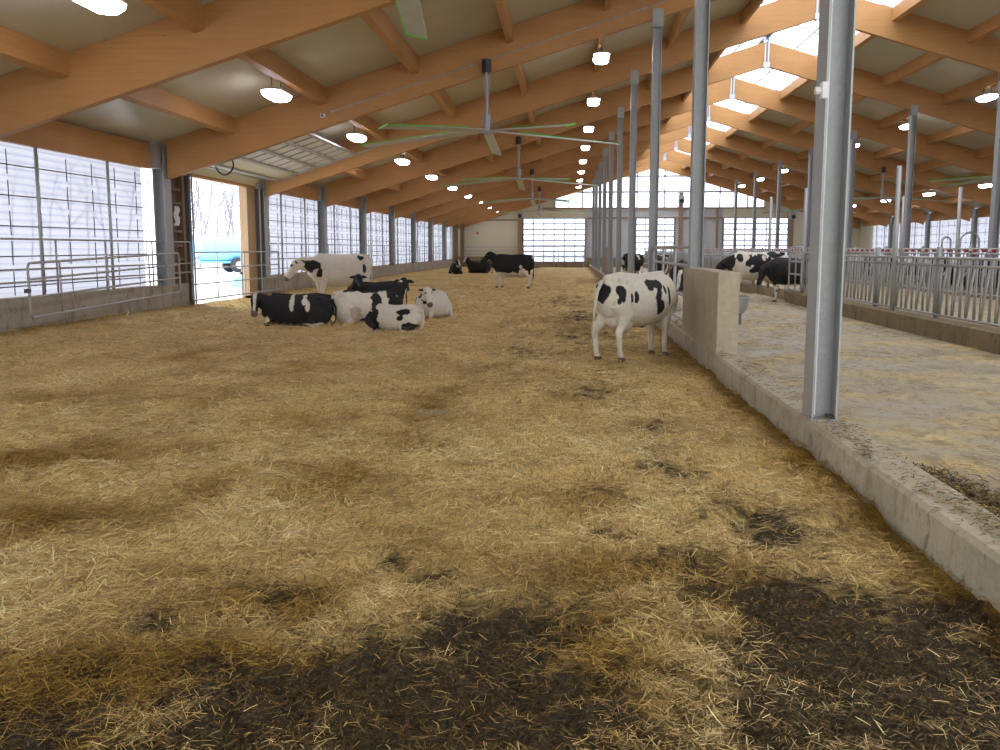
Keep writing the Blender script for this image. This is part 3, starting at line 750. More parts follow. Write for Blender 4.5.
# ------------------------------------------------------------------ RAILS AND GATES
def rail_fence(name, p0, p1, zs, zpost, posts, lab, cat, r=.024, grp=None, zlow=0.):
    e = empty(name, (p0[0], p0[1], 0)); tag(e, lab, cat, grp)
    q0 = Vector((0, 0, 0)); q1 = Vector((p1[0] - p0[0], p1[1] - p0[1], 0))
    for z in zs: MB().tube([q0 + Vector((0, 0, z)), q1 + Vector((0, 0, z))], r, 8).build('rail', M['pipe'], e, True)
    for t in posts:
        q = q0.lerp(q1, t); MB().tube([q + Vector((0, 0, zlow)), q + Vector((0, 0, zpost))], r * 1.05, 8).build('upright', M['pipe'], e, True)
    return e
rail_fence('pipe_rail', (XW + .10, 9), (XW + .10, 27.7), (2.0, 1.38, 1.12), 2.0, (.2, .35, .47, .6, .72, .86, 1.), 'three-pipe steel rail along the left curtain wall before the doorway', 'rail', .022, None, .82)
rail_fence('pipe_rail', (XW + .12, 34.9), (XW + .12, 90), (2.0, 1.42), 2.0, [i / 12 for i in range(13)], 'two-pipe steel rail along the left curtain wall past the doorway', 'rail', .022, None, .8)
rail_fence('pipe_rail', (XW + 1.2, YF - .5), (-4.9, YF - .5), (2.0, 1.62, 1.25), 2.0, (0, .5, 1), 'thin pipe rail in front of the cream end wall', 'rail', .03, None, .0)
rail_fence('pipe_rail', (-4.3, YF - .5), (1.6, YF - .5), (2.0, 1.6, 1.2, .8), 2.0, (0, .5, .58, 1), 'thin pipe rail in front of the far glazed door', 'rail', .03, None, .0)
def gate(name, L_, zs, lab, loc, rz, verts=(), r=.026, latch=True, zb=None, sag=0):
    e = empty(name, loc, rz); tag(e, lab, 'gate')
    z0, z1 = min(zs), max(zs)
    MB().tube(bend([(L_ * .5, 0, z1), (0, 0, z1), (0, 0, z0), (L_ * .5, 0, z0)], .13), r, 8, False).tube(bend([(L_ * .5, 0, z0), (L_, 0, z0), (L_, 0, z1), (L_ * .5, 0, z1)], .13), r, 8, False).build('frame', M['pipe'], e, True)
    for z in zs:
        if z not in (z0, z1): MB().tube([(0, 0, z), (L_, 0, z)], r * .9, 8).build('bar', M['pipe'], e, True)
    for t in verts: MB().tube([(L_ * t, 0, z0), (L_ * t, 0, z1)], r * .85, 8).build('brace', M['pipe'], e, True)
    if latch: MB().box(-.14, .02, -.03, .03, (z0 + z1) / 2 - .04, (z0 + z1) / 2 + .04).build('latch', M['dark_steel'], e)
    return e
g = gate('steel_gate', 7.9, (.02, .42, .78, 1.10), 'long tubular steel gate folded against the left concrete wall', (XW + .62, 18.2, .42), radians(87), (.16, .44, .74))
g.rotation_euler = (0, radians(-1.2), radians(91.5))
gate('steel_gate', 4.6, (.28, .75, 1.22, 1.70), 'four-bar tubular gate across the left half of the doorway, tank behind', (XW + .2, 27.5, 0), radians(90), (.45,))
gate('steel_gate', 4.2, (.28, .75, 1.22, 1.70), 'four-bar tubular gate across the right half of the doorway beside the tan jamb', (XW + .28, 31.6, 0), radians(90), (.98,))
g = gate('steel_gate', 7.6, (.42, .9, 1.48, 1.84), 'sturdy tubular gate on the kerb beyond the concrete block', (2.28, 18.05, 0), radians(90), (.33, .66), .036)
g = gate('steel_gate', 1.5, (.5, 1.0, 1.4, 1.85), 'short tubular gate at the end of the near feed kerb by the black cow', (7.2, 31.7, 0), radians(-88), (.5,), .03)

# ------------------------------------------------------------------ LEFT DOORWAY
d = empty('door_1', (0, 0, 0)); tag(d, kind='structure')
path = [(-11.2, 4.0), (-11.16, 4.12), (-11.02, 4.25)]
x = -10.95
sect = [(-11.19, 3.98), (-10.98, 4.30), (-10.35, deck(-10.35) - .62), (-9.68, deck(-9.68) - .60), (-9.0, deck(-9.0) - .58), (-8.3, deck(-8.3) - .56), (-7.6, deck(-7.6) - .55)]
YA, YB = 27.95, 34.1
for i in range(6):
    (xa, za), (xb, zb) = sect[i], sect[i + 1]
    solid = i < 3
    def quad(m, xa, za, xb, zb, ya, yb, t=.04):
        m.add([(xa, ya, za), (xb, ya, zb), (xb, yb, zb), (xa, yb, za), (xa, ya, za + t), (xb, ya, zb + t), (xb, yb, zb + t), (xa, yb, za + t)],
              [(0, 3, 2, 1), (4, 5, 6, 7), (0, 1, 5, 4), (1, 2, 6, 5), (2, 3, 7, 6), (3, 0, 4, 7)])
    m = MB(); quad(m, xa, za, xb, zb, YA, YB)
    s_ = m.build('door_section', M['cream'] if solid else M['white_plastic'], d)  # glazed sections are opaque white: light coming through is put into the colour
    if not solid:
        f = MB()
        for j in range(8):
            yy = YA + (YB - YA) * j / 7; quad(f, xa, za - .03, xb, zb - .03, yy - .03, yy + .03, .03)
        f.build('section_bar', M['pipe'], s_)
    f = MB(); quad(f, xb - .05, zb - .05 - .015, xb + .05, zb - .05 + .015, YA, YB, .05); f.build('stiffener', M['pipe'], s_)
m = MB()
for yy in (YA - .05, YB + .05):
    m.tube([(-11.1, yy, .1), (-11.1, yy, 3.9), (-10.95, yy, 4.25), (-10.3, yy, deck(-10.3) - .64), (-6.6, yy, deck(-6.6) - .58)], .03, 6)
m.tube([(-10.4, YA, deck(-10.4) - .5), (-10.4, YB, deck(-10.4) - .5)], .03, 6); m.build('track', M['pipe'], d)
o = MB().box(XW - .3, XW - .02, 33.25, 34.15, -.16, 4.05).build('trim_9', M['board']); tag(o, kind='structure')
o = MB().box(XW - .28, XW + .02, 27.9, 34.3, 3.98, 4.5).build('trim_10', M['cream']); tag(o, kind='structure')
o = MB().box(XW - .1, XW + .14, 34.15, 34.3, .0, 4.3).box(XW - .1, XW + .1, 27.72, 27.9, 0, 4.2).build('trim_11', M['dark_steel']); tag(o, kind='structure')
m = MB()
for yy in (26.35, 27.45): m.box(XW - .12, XW + .06, yy - .09, yy + .09, .8, 4.3)
for z in (1.1, 1.5, 1.9, 2.3, 2.7, 3.1, 3.5, 3.9): m.box(XW - .08, XW + .02, 26.4, 27.4, z - .04, z + .04)
m.box(XW - .16, XW - .12, 26.0, 27.7, .8, 4.3)
o = m.build('stud_frame', M['rough_wood']); tag(o, 'dark timber stud frame with rungs between wall column and doorway', 'timber frame')
m = MB(); m.add([(XW + .08 + .03 * ((i * 7 + j * 5) % 3), 26.6 + .12 * i + .02 * ((i + j) % 2), 2.45 + .11 * j + .015 * (i % 2)) for j in range(6) for i in range(4)], [(j * 4 + i, j * 4 + i + 1, j * 4 + i + 5, j * 4 + i + 4) for j in range(5) for i in range(3)]); o = m.build('plastic_bag', M['plastic_sheet'], None, True); tag(o, 'pale crumpled sheet tied to the dark timber frame by the doorway', 'plastic sheet')
m = MB(); c = (-10.19, 28.2, 4.25)
m.tube([(c[0] + .27 * cos(a), c[1] + .05 * sin(2 * a), c[2] + .27 * sin(a)) for a in np.linspace(0, 2 * pi * 2, 48)], .024, 8)
o = m.build('cable_coil', M['black'], None, True); tag(o, 'black coil of cable hanging under the rafter by the doorway', 'cable coil')
m = MB(); c = (26.2, K(4) + .25, 5.0); c = (24.9, K(4) - .2, rbot(24.9) + .2)
m.tube([(c[0] + .42 * cos(a), c[1], c[2] + .42 * sin(a)) for a in np.linspace(0, 2 * pi, 30)], .03, 8)
o = m.build('cable_coil', M['brown_trim'], None, True); tag(o, 'brown hose coil hanging high by the right side wall', 'hose coil')

# ------------------------------------------------------------------ OUTSIDE
def tanker():
    e = empty('slurry_tanker', (-30.3, 77.0, -.16), atan2(.66, .75)); tag(e, 'light blue slurry tanker parked on the snow outside the doorway', 'tanker')
    pr = [(0, .25), (.03, .7), (.12, .93), (.3, 1.02), (5.9, 1.02), (6.1, .9), (6.2, .4), (6.22, .05)]
    MB().tube([(p[0], 0, 1.95) for p in pr], [p[1] for p in pr], 28).build('tank', M['blue'], e, True)
    MB().tube([(1.0, 0, 1.95), (1.08, 0, 1.95)], 1.05, 28).tube([(4.6, 0, 1.95), (4.68, 0, 1.95)], 1.05, 28).build('band', M['blue'], e, True)
    MB().box(-1.6, 5.6, -.5, .5, .78, .95).box(-2.6, -1.4, -.06, .06, .70, .82).build('chassis', M['blue'], e)
    MB().box(.2, 5.5, -.12, .12, 2.93, 3.02).build('top_rail', M['blue'], e)
    for x in (3.0, 4.45):
        for y in (-1, 1):
            wv = MB().tube([(x, y * .75, .62), (x, y * .78, .62), (x, y * 1.12, .62), (x, y * 1.16, .62)], [.5, .62, .62, .5], 22).build('wheel', M['tire'], e, True)
            MB().tube([(x, y * 1.10, .62), (x, y * 1.18, .62)], [.34, .30], 18).build('rim', M['wheel'], wv, True)
    MB().tube([(.0, 0, 1.2), (-.3, 0, 1.2)], .12, 12).build('outlet', M['steel'], e, True)
    MB().box(-.35, 0, .95, 1.05, 1.0, 2.6).build('ladder', M['blue'], e)
tanker()
m = MB().prism([(0, 0), (1.6, 0), (1.3, .55), (.8, .8), (.2, .45)], 'y', -.4, .4); o = m.build('blue_tarp', M['blue']); o.location = (-17.2, 48.2, -.16); tag(o, 'blue folded tarp lying on the snow beside the tan door jamb', 'tarp')
def tree_mesh(seed, h):
    rd = random.Random(seed); m = MB()
    def br(p, d, l, r, dep):
        pts = [p]; q = p.copy(); dd = d.copy(); n = 4 if dep < 2 else 2
        for i in range(n):
            dd = (dd + Vector((rd.uniform(-.13, .13), rd.uniform(-.13, .13), rd.uniform(-.02, .10)))).normalized(); q = q + dd * l / n; pts.append(q.copy())
        m.tube(pts, [r * (1 - .75 * i / n) for i in range(n + 1)], 4 if dep else 6, False)
        if dep >= 3: return
        for i in range((9, 5, 4)[dep]):
            t = rd.uniform(.28 if dep == 0 else .2, 1.0); a = pts[0].lerp(pts[-1], t); k = min(n - 1, int(t * n)); a = pts[k].lerp(pts[k + 1], t * n - k)
            az = rd.uniform(0, 2 * pi); side = Vector((cos(az), sin(az), rd.uniform(.5, 1.3))).normalized()
            br(a, (d * .4 + side).normalized(), l * rd.uniform(.32, .5) * (1.1 - .5 * t if dep == 0 else 1), r * .38 * (1.15 - t * .6), dep + 1)
    br(Vector((0, 0, 0)), Vector((0, 0, 1)), h, h * .011, 0)
    return m.mesh('bare_tree', M['bark'])
TM = [tree_mesh(s, 13) for s in range(5)]
rt = random.Random(4); sp = []
for i in range(16): sp.append((-.415 + .085 * i / 15, rt.uniform(95, 170)))
for i in range(9): sp.append((-.60 + .17 * i / 8, rt.uniform(110, 170)))
for i in range(6): sp.append((-.32 + .2 * i / 5, rt.uniform(130, 180)))
for i, (t, y) in enumerate(sp):
    o = bpy.data.objects.new('bare_tree', TM[i % 5]); COL.objects.link(o); s_ = rt.uniform(.85, 1.2); o.scale = (s_, s_, s_ * y / 125); o.location = (t * y, y, -.25); o.rotation_euler = (0, 0, rt.uniform(0, 6))
    if i < 16: lab = 'bare winter tree seen through the doorway, %s from the left' % (ORD[i] if i < 12 else ('thirteenth', 'fourteenth', 'fifteenth', 'rightmost')[i - 12])
    elif i < 25: lab = 'bare winter tree faint beyond the near left curtain, %s from the left' % ORD[i - 16]
    else: lab = 'bare winter tree faint beyond the farther left curtains, %s from the left' % ORD[i - 25]
    tag(o, lab, 'tree', 'bare trees beyond the barn')

# ------------------------------------------------------------------ HEADLOCK FENCES
def headlock_proto(tags, n=6, L_=3.81, zb=.50, zt=1.62, post=1.84):
    e = empty('headlock_panel', (0, 0, 0))
    MB().tube([(0, 0, .43), (0, 0, post)], .055, 10).build('post', M['steel'], e, True)
    for z in (zt, zt - .14, zb): MB().tube([(-.03, 0, z), (-.03, L_, z)], .026, 8).build('rail', M['pipe'], e, True)
    p = L_ / n
    for i in range(n):
        y = p * i
        MB().tube([(0, y + .10, zb), (0, y + .10, zt)], .02, 6).tube([(0, y + .16, zb), (0, y + .16, zt)], .016, 6).build('upright', M['pipe'], e, True)
        MB().tube([(.02, y + .52, zb), (.02, y + .40, zb + .5), (.02, y + .26, zt - .14)], .026, 6).tube([(.02, y + .58, zb), (.02, y + .56, zb + .45), (.02, y + .50, zt)], .016, 6).build('swing_bar', M['pipe'], e, True)
        if tags: 
            MB().box(-.05, .03, y + .26, y + .35, zt - .10, zt - .02).build('latch', M['red'], e)
            MB().box(-.05, .02, y + .42, y + .60, zt - .06, zt + .0).build('lever', M['white_plastic'], e)
    return e
HP = headlock_proto(False); y = 8.2; used = False; i = 0
runs = []
while y + 3.81 < 31.5: runs.append(y); y += 3.81
y = 38.6
while y + 3.81 < 93: runs.append(y); y += 3.81
near = [v for v in runs if v < 32]
for i, y in enumerate(runs):
    e = HP if i == 0 else copy_tree(HP); e.location = (7.38, y, 0)
    if y < 32: lab = 'near headlock fence panel on the feed kerb, %s from the camera' % ORD[i]
    else:
        j = i - len(near); lab = 'headlock fence panel behind the two alley cows, number %d counted away from the gap' % (j + 1)
    tag(e, lab, 'headlock fence', 'headlock panels along the alley')
HP2 = headlock_proto(True, 6, 3.81, .5, 1.80, 1.9); i = 0; y = 18.
while y < 90:
    e = HP2 if i == 0 else copy_tree(HP2); e.location = (11.95, y, 0)
    tag(e, 'red-tagged headlock panel across the feed table, number %d counted away from the camera' % (i + 1), 'headlock fence', 'red-tagged headlock panels'); y += 3.81; i += 1
# tall pipe posts in the fences
for x, y, zt, lab in ((7.3, 22.0, 3.62, 'tall open-topped pipe post in the near headlock fence, nearest one'), (7.3, 30.3, 3.65, 'tall pipe post just left of the big column, near the black cow'), (7.3, 35.4, 3.66, 'tall pipe post by the fence gap, behind the spotted cow'),
                      (11.9, 35.2, 3.66, 'tall pipe post in the red-tagged fence, left one'), (11.9, 30.3, 3.66, 'tall pipe post in the red-tagged fence, right one')):
    o = MB().tube([(0, 0, 0), (0, 0, zt - .4)], .055, 12).build('pipe_post', M['pipe'], None, True); o.location = (x, y, .40); tag(o, lab, 'post', 'tall pipe posts')
for x, y, w_, lab in ((14.0, 34.6, .32, 'bent steel pipe hoop above the red-tagged fence, right and wider one'), (12.6, 33.0, .14, 'bent steel pipe hoop above the red-tagged fence, left and narrower one')):
    o = MB().tube([(-w_, 0, 0), (-w_, 0, 2.0)] + [(-w_ * cos(a), 0, 2.0 + w_ * sin(a)) for a in np.linspace(.2, pi - .2, 9)] + [(w_, 0, 2.0), (w_, 0, 0)], .035, 8).build('pipe_hoop', M['pipe'], None, True); o.location = (x, y, .05); tag(o, lab, 'hoop')
# freestall dividers beyond
for i in range(7):
    y = 24 + i * 3.2; o = MB().tube(bend([(0, 0, 0), (0, 0, 1.35), (2.0, 0, 1.35), (2.1, 0, .55), (0, 0, .55)], .3), .03, 8).build('stall_divider', M['pipe'], None, True); o.location = (16.3, y, .05)
    tag(o, 'looped pipe stall divider beyond the red-tagged fence, %s from the camera' % ORD[i], 'stall divider', 'stall dividers')
# water bowl
e = empty('water_bowl', (2.72, 15.6, .05)); tag(e, 'grey steel water bowl fixed to the alley side of the concrete block', 'water bowl')
pr = [(.05, .70), (.12, .72), (.18, .80), (.21, .97), (.22, 1.0), (.20, 1.0), (.17, .84)]
MB().tube([(0, 0, z) for r, z in pr], [r for r, z in pr], 24, False, (1, 0, 0)).tube([(0, 0, .84), (0, 0, .86)], .18, 20).build('bowl', M['steel'], e, True)
MB().tube([(0, 0, 0), (0, 0, .72)], .05, 12).tube([(-.25, 0, .6), (0, 0, .6)], .04, 8).build('stand_pipe', M['steel'], e, True); MB().box(-.08, .08, -.08, .08, .55, .72).build('valve', M['dark_steel'], e)

# ------------------------------------------------------------------ COWS
BLK = (.016, .015, .015); WHT = (.66, .61, .51); PNK = (.52, .34, .27); HOOF = (.10, .08, .06); GRY = (.45, .39, .30)
def lerp(a, b, t): return tuple(a[i] * (1 - t) + b[i] * t for i in range(3))
def make_cow(label, loc, heading, pose='stand', poll=(1.18, 0, 1.40), muz=(1.50, 0, 1.05), scale=1.0, base='W', patches=(), head='B', blaze=0., voxel=.02,
             seed=0, thr=None, group=None, tail=True, muzc=None, legs_white=.62, neckc=None, udder=True, earc=None, grime=.25, tailpath=None, lean=0.):
    lying = pose == 'lie'; dz = -.50 if lying else 0.; wf = 1.14 if lying else 1.
    m = MB()
    sec = [(-.90, 1.27, 1.02, .08), (-.84, 1.36, .90, .18), (-.70, 1.41, .72, .255), (-.50, 1.43, .62, .30), (-.25, 1.40, .56, .34), (0, 1.385, .52, .365), (.25, 1.385, .53, .36), (.45, 1.40, .57, .32), (.62, 1.42, .62, .27), (.76, 1.38, .70, .22), (.88, 1.26, .82, .14), (.93, 1.15, .92, .08)]
    m.tube([(x, 0, (a + b) / 2 + dz) for x, a, b, w in sec], [((a - b) / 2, w * wf) for x, a, b, w in sec], 20, True, (0, 0, 1))
    m.tube([(-.86, 0, 1.345 + dz), (-.5, 0, 1.39 + dz), (0, 0, 1.35 + dz), (.5, 0, 1.38 + dz), (.66, 0, 1.40 + dz)], [.05, .055, .055, .06, .05], 8, True, (0, 0, 1))
    for s in (-1, 1):
        m.ball((-.60, s * .17, 1.30 + dz), (.12, .08, .06)); m.ball((-.87, s * .11, 1.22 + dz), (.06, .05, .07))
        m.ball((.60, s * .20, 1.02 + dz), (.17, .10, .27)); m.ball((.80, s * .13, .95 + dz), (.12, .09, .14))
        m.ball((-.62, s * .21, .98 + dz), (.23, .115, .28))
    P = Vector(poll); Z = Vector(muz)
    nb = Vector((.66, 0, 1.12 + dz)); mid = nb.lerp(P, .5) + Vector((.03, 0, -.015))
    m.tube([nb - Vector((.2, 0, .04)), nb, mid, P - Vector((0, 0, .03))], [(.24, .17), (.25, .165), (.20, .125), (.135, .10)], 16, True, (0, 0, 1))
    d = (Z - P).normalized(); lat = d.cross(Vector((0, 0, 1))).normalized(); up = lat.cross(d).normalized(); hs = 1.12
    def HP_(u, w): return P + d * u * hs + up * w
    m.tube([HP_(-.06, -.02), HP_(.0, -.02), HP_(.10, -.035), HP_(.20, -.045), HP_(.32, -.05), HP_(.42, -.05), HP_(.49, -.05), HP_(.53, -.055)], [(a * hs, b * hs) for a, b in [(.07, .07), (.105, .095), (.13, .108), (.115, .095), (.09, .074), (.078, .075), (.075, .082), (.045, .055)]], 16, True, tuple(up))
    for s in (-1, 1):
        a = P + lat * s * .07 + d * .02; b = P + lat * s * .17 + d * .0 - up * .02; c = P + lat * s * .28 - up * .05 - d * .01
        m.tube([a, b, c], [(.035, .03), (.068, .024), (.025, .018)], 8, True, tuple(up))
        m.ball(P + d * .15 + lat * s * .095 + up * .03, .028, 8, 6)
    # legs
    def leg(pts, rr): m.tube(pts, rr, 12, True, (1, 0, 0))
    if not lying:
        for s in (-1, 1):
            f = .05 * s + lean
            leg([(.60, s * .17, .98), (.57, s * .18, .72), (.58 + f, s * .18, .42), (.575 + f, s * .18, .36), (.57 + f, s * .18, .14), (.60 + f, s * .18, .07), (.62 + f, s * .18, .0)], [(.14, .09), (.105, .075), (.058, .052), (.052, .047), (.043, .04), (.056, .05), (.066, .058)])
            g_ = -.07 * s
            leg([(-.66, s * .18, .98), (-.56, s * .19, .76), (-.72 + g_, s * .19, .56), (-.80 + g_, s * .19, .47), (-.77 + g_, s * .19, .34), (-.75 + g_, s * .19, .14), (-.71 + g_, s * .19, .07), (-.69 + g_, s * .19, .0)], [(.25, .12), (.18, .10), (.085, .06), (.07, .05), (.048, .042), (.046, .042), (.056, .05), (.068, .058)])
        if udder:
            m.ball((-.42, 0, .60), (.24, .17, .17)); m.ball((-.62, 0, .68), (.12, .14, .16))
            for sx in (-.34, -.50):
                for s in (-1, 1): m.tube([(sx, s * .08, .5), (sx, s * .085, .39)], [.025, .016], 6)
    else:
        for s in (-1, 1):
            leg([(.60, s * .2, .50), (.70, s * .24, .26), (.80, s * .26, .10)], [(.15, .10), (.085, .07), (.06, .055)])
            leg([(.80, s * .26, .09), (.62, s * .28, .055), (.46, s * .28, .05), (.38, s * .28, .05)], [(.055, .055), (.042, .042), (.05, .045), (.05, .05)])
            m.ball((-.50, s * .28, .34), (.32, .17, .28))
            leg([(-.32, s * .40, .26), (-.50, s * .46, .12), (-.58, s * .47, .07)], [(.12, .09), (.075, .06), (.06, .05)])
            leg([(-.58, s * .47, .065), (-.35, s * .48, .05), (-.18, s * .46, .045), (-.08, s * .45, .045)], [(.06, .055), (.045, .042), (.05, .045), (.06, .05)])
    tmp = bpy.data.objects.new('tmp', m.mesh('tmp', M['coat'])); COL.objects.link(tmp)
    r = tmp.modifiers.new('r', 'REMESH'); r.mode = 'VOXEL'; r.voxel_size = voxel; r.use_smooth_shade = True
    sm = tmp.modifiers.new('s', 'SMOOTH'); sm.factor = .5; sm.iterations = 3
    dg = bpy.context.evaluated_depsgraph_get(); me = bpy.data.meshes.new_from_object(tmp.evaluated_get(dg)); me.name = 'cow_body'
    bpy.data.objects.remove(tmp)
    nv = len(me.vertices); co = np.empty(nv * 3, np.float32); me.vertices.foreach_get('co', co); co = co.reshape(-1, 3)
    colr = np.empty((nv, 4), np.float32); colr[:, 3] = 1
    sv = Vector((seed * 3.1, seed * 1.7, seed * .9))
    CB = {'W': WHT, 'B': BLK, 'G': GRY, 'P': PNK}
    for i in range(nv):
        p = Vector(co[i]); q = p - P
        nz = noise.noise(p * 4.5 + sv) * .55 + noise.noise(p * 11 + sv) * .32
        c = CB[base]
        if thr is not None:
            n0 = noise.noise(Vector((p.x * 2.1, p.y * 1.6, (p.z - dz) * 1.9)) + sv) + nz * .25
            if n0 > thr: c = BLK if base == 'W' else WHT
        for cc, px, py, pz, rx, ry, rz in patches:
            e = ((p.x - px) / rx) ** 2 + ((p.y - py) / ry) ** 2 + ((p.z - pz) / rz) ** 2
            if e < 1 + nz * 1.6: c = CB[cc]
        if not lying:
            lw = legs_white + nz * .4
            if p.z < lw and abs(p.y) > .07 and not (-.1 < p.x < .3): 
                if p.z < .58: c = WHT
            if udder and ((p.x + .44) / .30) ** 2 + (p.y / .17) ** 2 + ((p.z - .55) / .16) ** 2 < 1: c = lerp(PNK, WHT, .35)
            if p.z < .075: c = HOOF
            g_ = grime * max(0, min(1, (.85 - p.z) / .5)) * max(0, .5 + noise.noise(p * 5 + sv))
            c = lerp(c, (.22, .14, .07), g_ if c is not BLK else g_ * .3)
        else:
            g_ = grime * max(0, min(1, (.45 - p.z) / .4)) * max(0, .5 + noise.noise(p * 5 + sv)); c = lerp(c, (.24, .16, .08), g_ if c is not BLK else g_ * .3)
        u = q.dot(d); v = q.dot(lat); w_ = q.dot(up)
        if neckc and (p - mid).length < .26 and u < 0: c = CB[neckc]
        if u > -.10 and abs(v) < .34 and abs(w_) < .22 and (u < .70):
            if abs(v) > .14 and u < .1: c = CB[earc or head]
            elif abs(v) <= .16:
                c = CB[head]
                if blaze and w_ > -.03 and abs(v) < blaze * (1 + nz) * (1.3 - u * .8): c = WHT
                if u > .48: c = CB[muzc] if muzc else lerp(PNK, BLK, .72)
                if abs(u - .15) < .032 and abs(abs(v) - .105) < .04 and abs(w_ - .03) < .03: c = (.008, .006, .005)
        colr[i, :3] = c
    A = me.attributes.new('coat', 'FLOAT_COLOR', 'POINT'); A.data.foreach_set('color', colr.ravel())
    e = bpy.data.objects.new('cow', me); COL.objects.link(e); e.location = loc; e.rotation_euler = (0, 0, heading); e.scale = (scale,) * 3
    tag(e, label, 'cow', group)
    if tail:
        tp = tailpath or ([(-.90, 0, 1.30), (-.95, 0, 1.15), (-.95, .02, .85), (-.94, .03, .62)] if not lying else [(-.88, 0, .78), (-.98, .05, .55), (-.98, .12, .25), (-.90, .25, .12)])
        tb = MB().tube(tp, [.032, .026, .018, .016], 8); t_ = tb.build('tail', M['coat'], e, True)
        q = Vector(tp[-1]); b2 = MB().tube([q + Vector((0, 0, .06)), q + Vector((0, .0, -.08)), q + Vector((0, 0, -.22 if not lying else -.08))], [.02, .045, .012], 8); s2 = b2.build('tail_switch', M['coat'], t_, True)
        for ob, c in ((t_, WHT if base == 'W' else BLK), (s2, (.55, .48, .36) if base == 'W' else (.06, .05, .04))):
            a = ob.data.attributes.new('coat', 'FLOAT_COLOR', 'POINT'); a.data.foreach_set('color', np.tile(np.array([*c, 1], np.float32), len(ob.data.vertices)))
    return e
R_ = radians
#1 the spotted cow by the kerb, seen from its right rear
make_cow('white cow with small black patches standing beside the concrete block, seen from behind', (1.17, 15.95, -.01), R_(48), poll=(.98, .42, .98), muz=(.90, .66, .52), head='W', voxel=.016, seed=2, grime=.3,
         patches=[('B', -.93, 0, 1.12, .10, .16, .17), ('B', -.74, -.28, 1.14, .07, .14, .15), ('B', -.55, -.32, 1.03, .05, .12, .09), ('B', -.42, -.34, 1.05, .05, .12, .10), ('B', .06, -.30, 1.25, .20, .22, .13), ('B', .12, -.36, 1.06, .09, .14, .20),
                  ('B', .18, -.38, .86, .10, .14, .15), ('B', .46, -.30, 1.05, .05, .16, .17), ('B', .33, -.33, 1.14, .04, .12, .07), ('B', .4, .3, 1.1, .25, .2, .25), ('B', -.3, .3, 1.2, .25, .2, .2), ('B', -.80, -.22, .98, .03, .08, .06)],
         tailpath=[(-.90, .02, 1.31), (-.97, .05, 1.15), (-1.0, .09, .85), (-.99, .10, .60)])
#2 big white cow standing at the left
make_cow('big white standing cow with black cheeks and neck spots, behind the lying cows', (-7.2, 30.0, -.02), R_(220), poll=(1.22, -.10, 1.22), muz=(1.50, -.28, .80), head='W', earc='B', scale=1.17, voxel=.02, seed=5, grime=.12, legs_white=0,
         patches=[('B', 1.20, .10, 1.14, .16, .18, .17), ('B', 1.0, .14, 1.10, .13, .2, .16), ('B', .82, .20, 1.14, .12, .2, .13), ('B', .72, .24, .93, .07, .14, .11), ('B', -.50, .22, 1.33, .09, .16, .08), ('B', -.56, .32, 1.04, .05, .12, .14), ('B', -.90, .1, 1.05, .05, .15, .10)])
#3 black standing cow far
make_cow('black standing cow with white belly and legs in the far middle of the pen', (-2.55, 44.8, -.02), R_(162), poll=(1.00, .10, 1.47), muz=(1.22, .48, 1.18), head='B', base='B', scale=1.10, seed=9, legs_white=.62, grime=.05, muzc='B',
         patches=[('W', .05, .1, .56, .75, .5, .14), ('W', -.55, .25, .68, .22, .2, .20), ('W', -.48, .3, .88, .06, .12, .10), ('W', .9, 0, 1.46, .04, .05, .05)])
#4 black lying heifer at left
make_cow('black lying cow with two white flank stripes, leftmost of the lying group', (-6.45, 22.5, -.12), R_(186), 'lie', poll=(1.06, .10, .86), muz=(1.04, .46, .42), head='B', base='B', scale=.93, seed=3, blaze=.04, grime=.05, voxel=.018,
         patches=[('W', .10, .3, .72, .055, .35, .28), ('W', -.22, .25, .78, .07, .25, .16), ('W', -.30, .36, .6, .06, .25, .16), ('W', .75, .2, .25, .12, .12, .12), ('W', -.45, .4, .12, .3, .3, .08)])
#5 white-grey lying with black shoulders
make_cow('grey white lying cow with black and white shoulders, rump towards the black one', (-4.95, 23.3, -.10), R_(16), 'lie', poll=(.98, .16, 1.16), muz=(1.10, .62, .98), head='B', base='W', scale=.96, seed=6, grime=.5,
         patches=[('B', .22, -.3, .58, .16, .3, .26), ('B', -.1, 0, .93, .55, .3, .07), ('B', .62, -.2, .72, .13, .3, .30), ('W', .43, -.3, .7, .07, .3, .3), ('B', .85, -.1, .55, .18, .25, .22), ('G', -.30, -.4, .35, .18, .2, .16), ('B', -.88, -.1, .25, .1, .3, .12)], neckc='B')
#6 dark head behind
make_cow('black cow lying behind the grey white one, only its dark head and ears showing', (-5.75, 28.4, -.05), R_(205), 'lie', poll=(.62, .30, 1.10), muz=(.62, .72, .86), head='B', base='B', scale=.95, seed=8, muzc='B')
#7 white-faced cow facing the camera
make_cow('white lying cow with black eye patch facing the camera, rightmost of the group', (-3.6, 25.3, -.10), R_(256), 'lie', poll=(.90, .22, 1.0), muz=(1.16, .42, .56), head='W', base='W', scale=.86, seed=11, earc='B',
         patches=[('B', .95, -.2, .92, .16, .14, .22), ('B', .6, -.3, .75, .25, .2, .3), ('B', .78, .1, .75, .18, .25, .2), ('B', 1.0, .25, .8, .1, .1, .12)], grime=.2)
#8 small calf like cow in front
make_cow('small white calf with black markings curled up in front of the lying group', (-3.85, 21.3, -.08), R_(168), 'lie', poll=(.86, .36, .46), muz=(.56, .62, .30), head='B', base='W', scale=.69, seed=12, muzc='B',
         patches=[('B', .70, .1, .5, .26, .35, .5), ('B', -.35, .3, .70, .26, .2, .10), ('B', -.28, .42, .5, .10, .14, .08), ('B', -.62, .3, .22, .30, .4, .13), ('B', -.05, .45, .2, .09, .1, .1)], grime=.1)
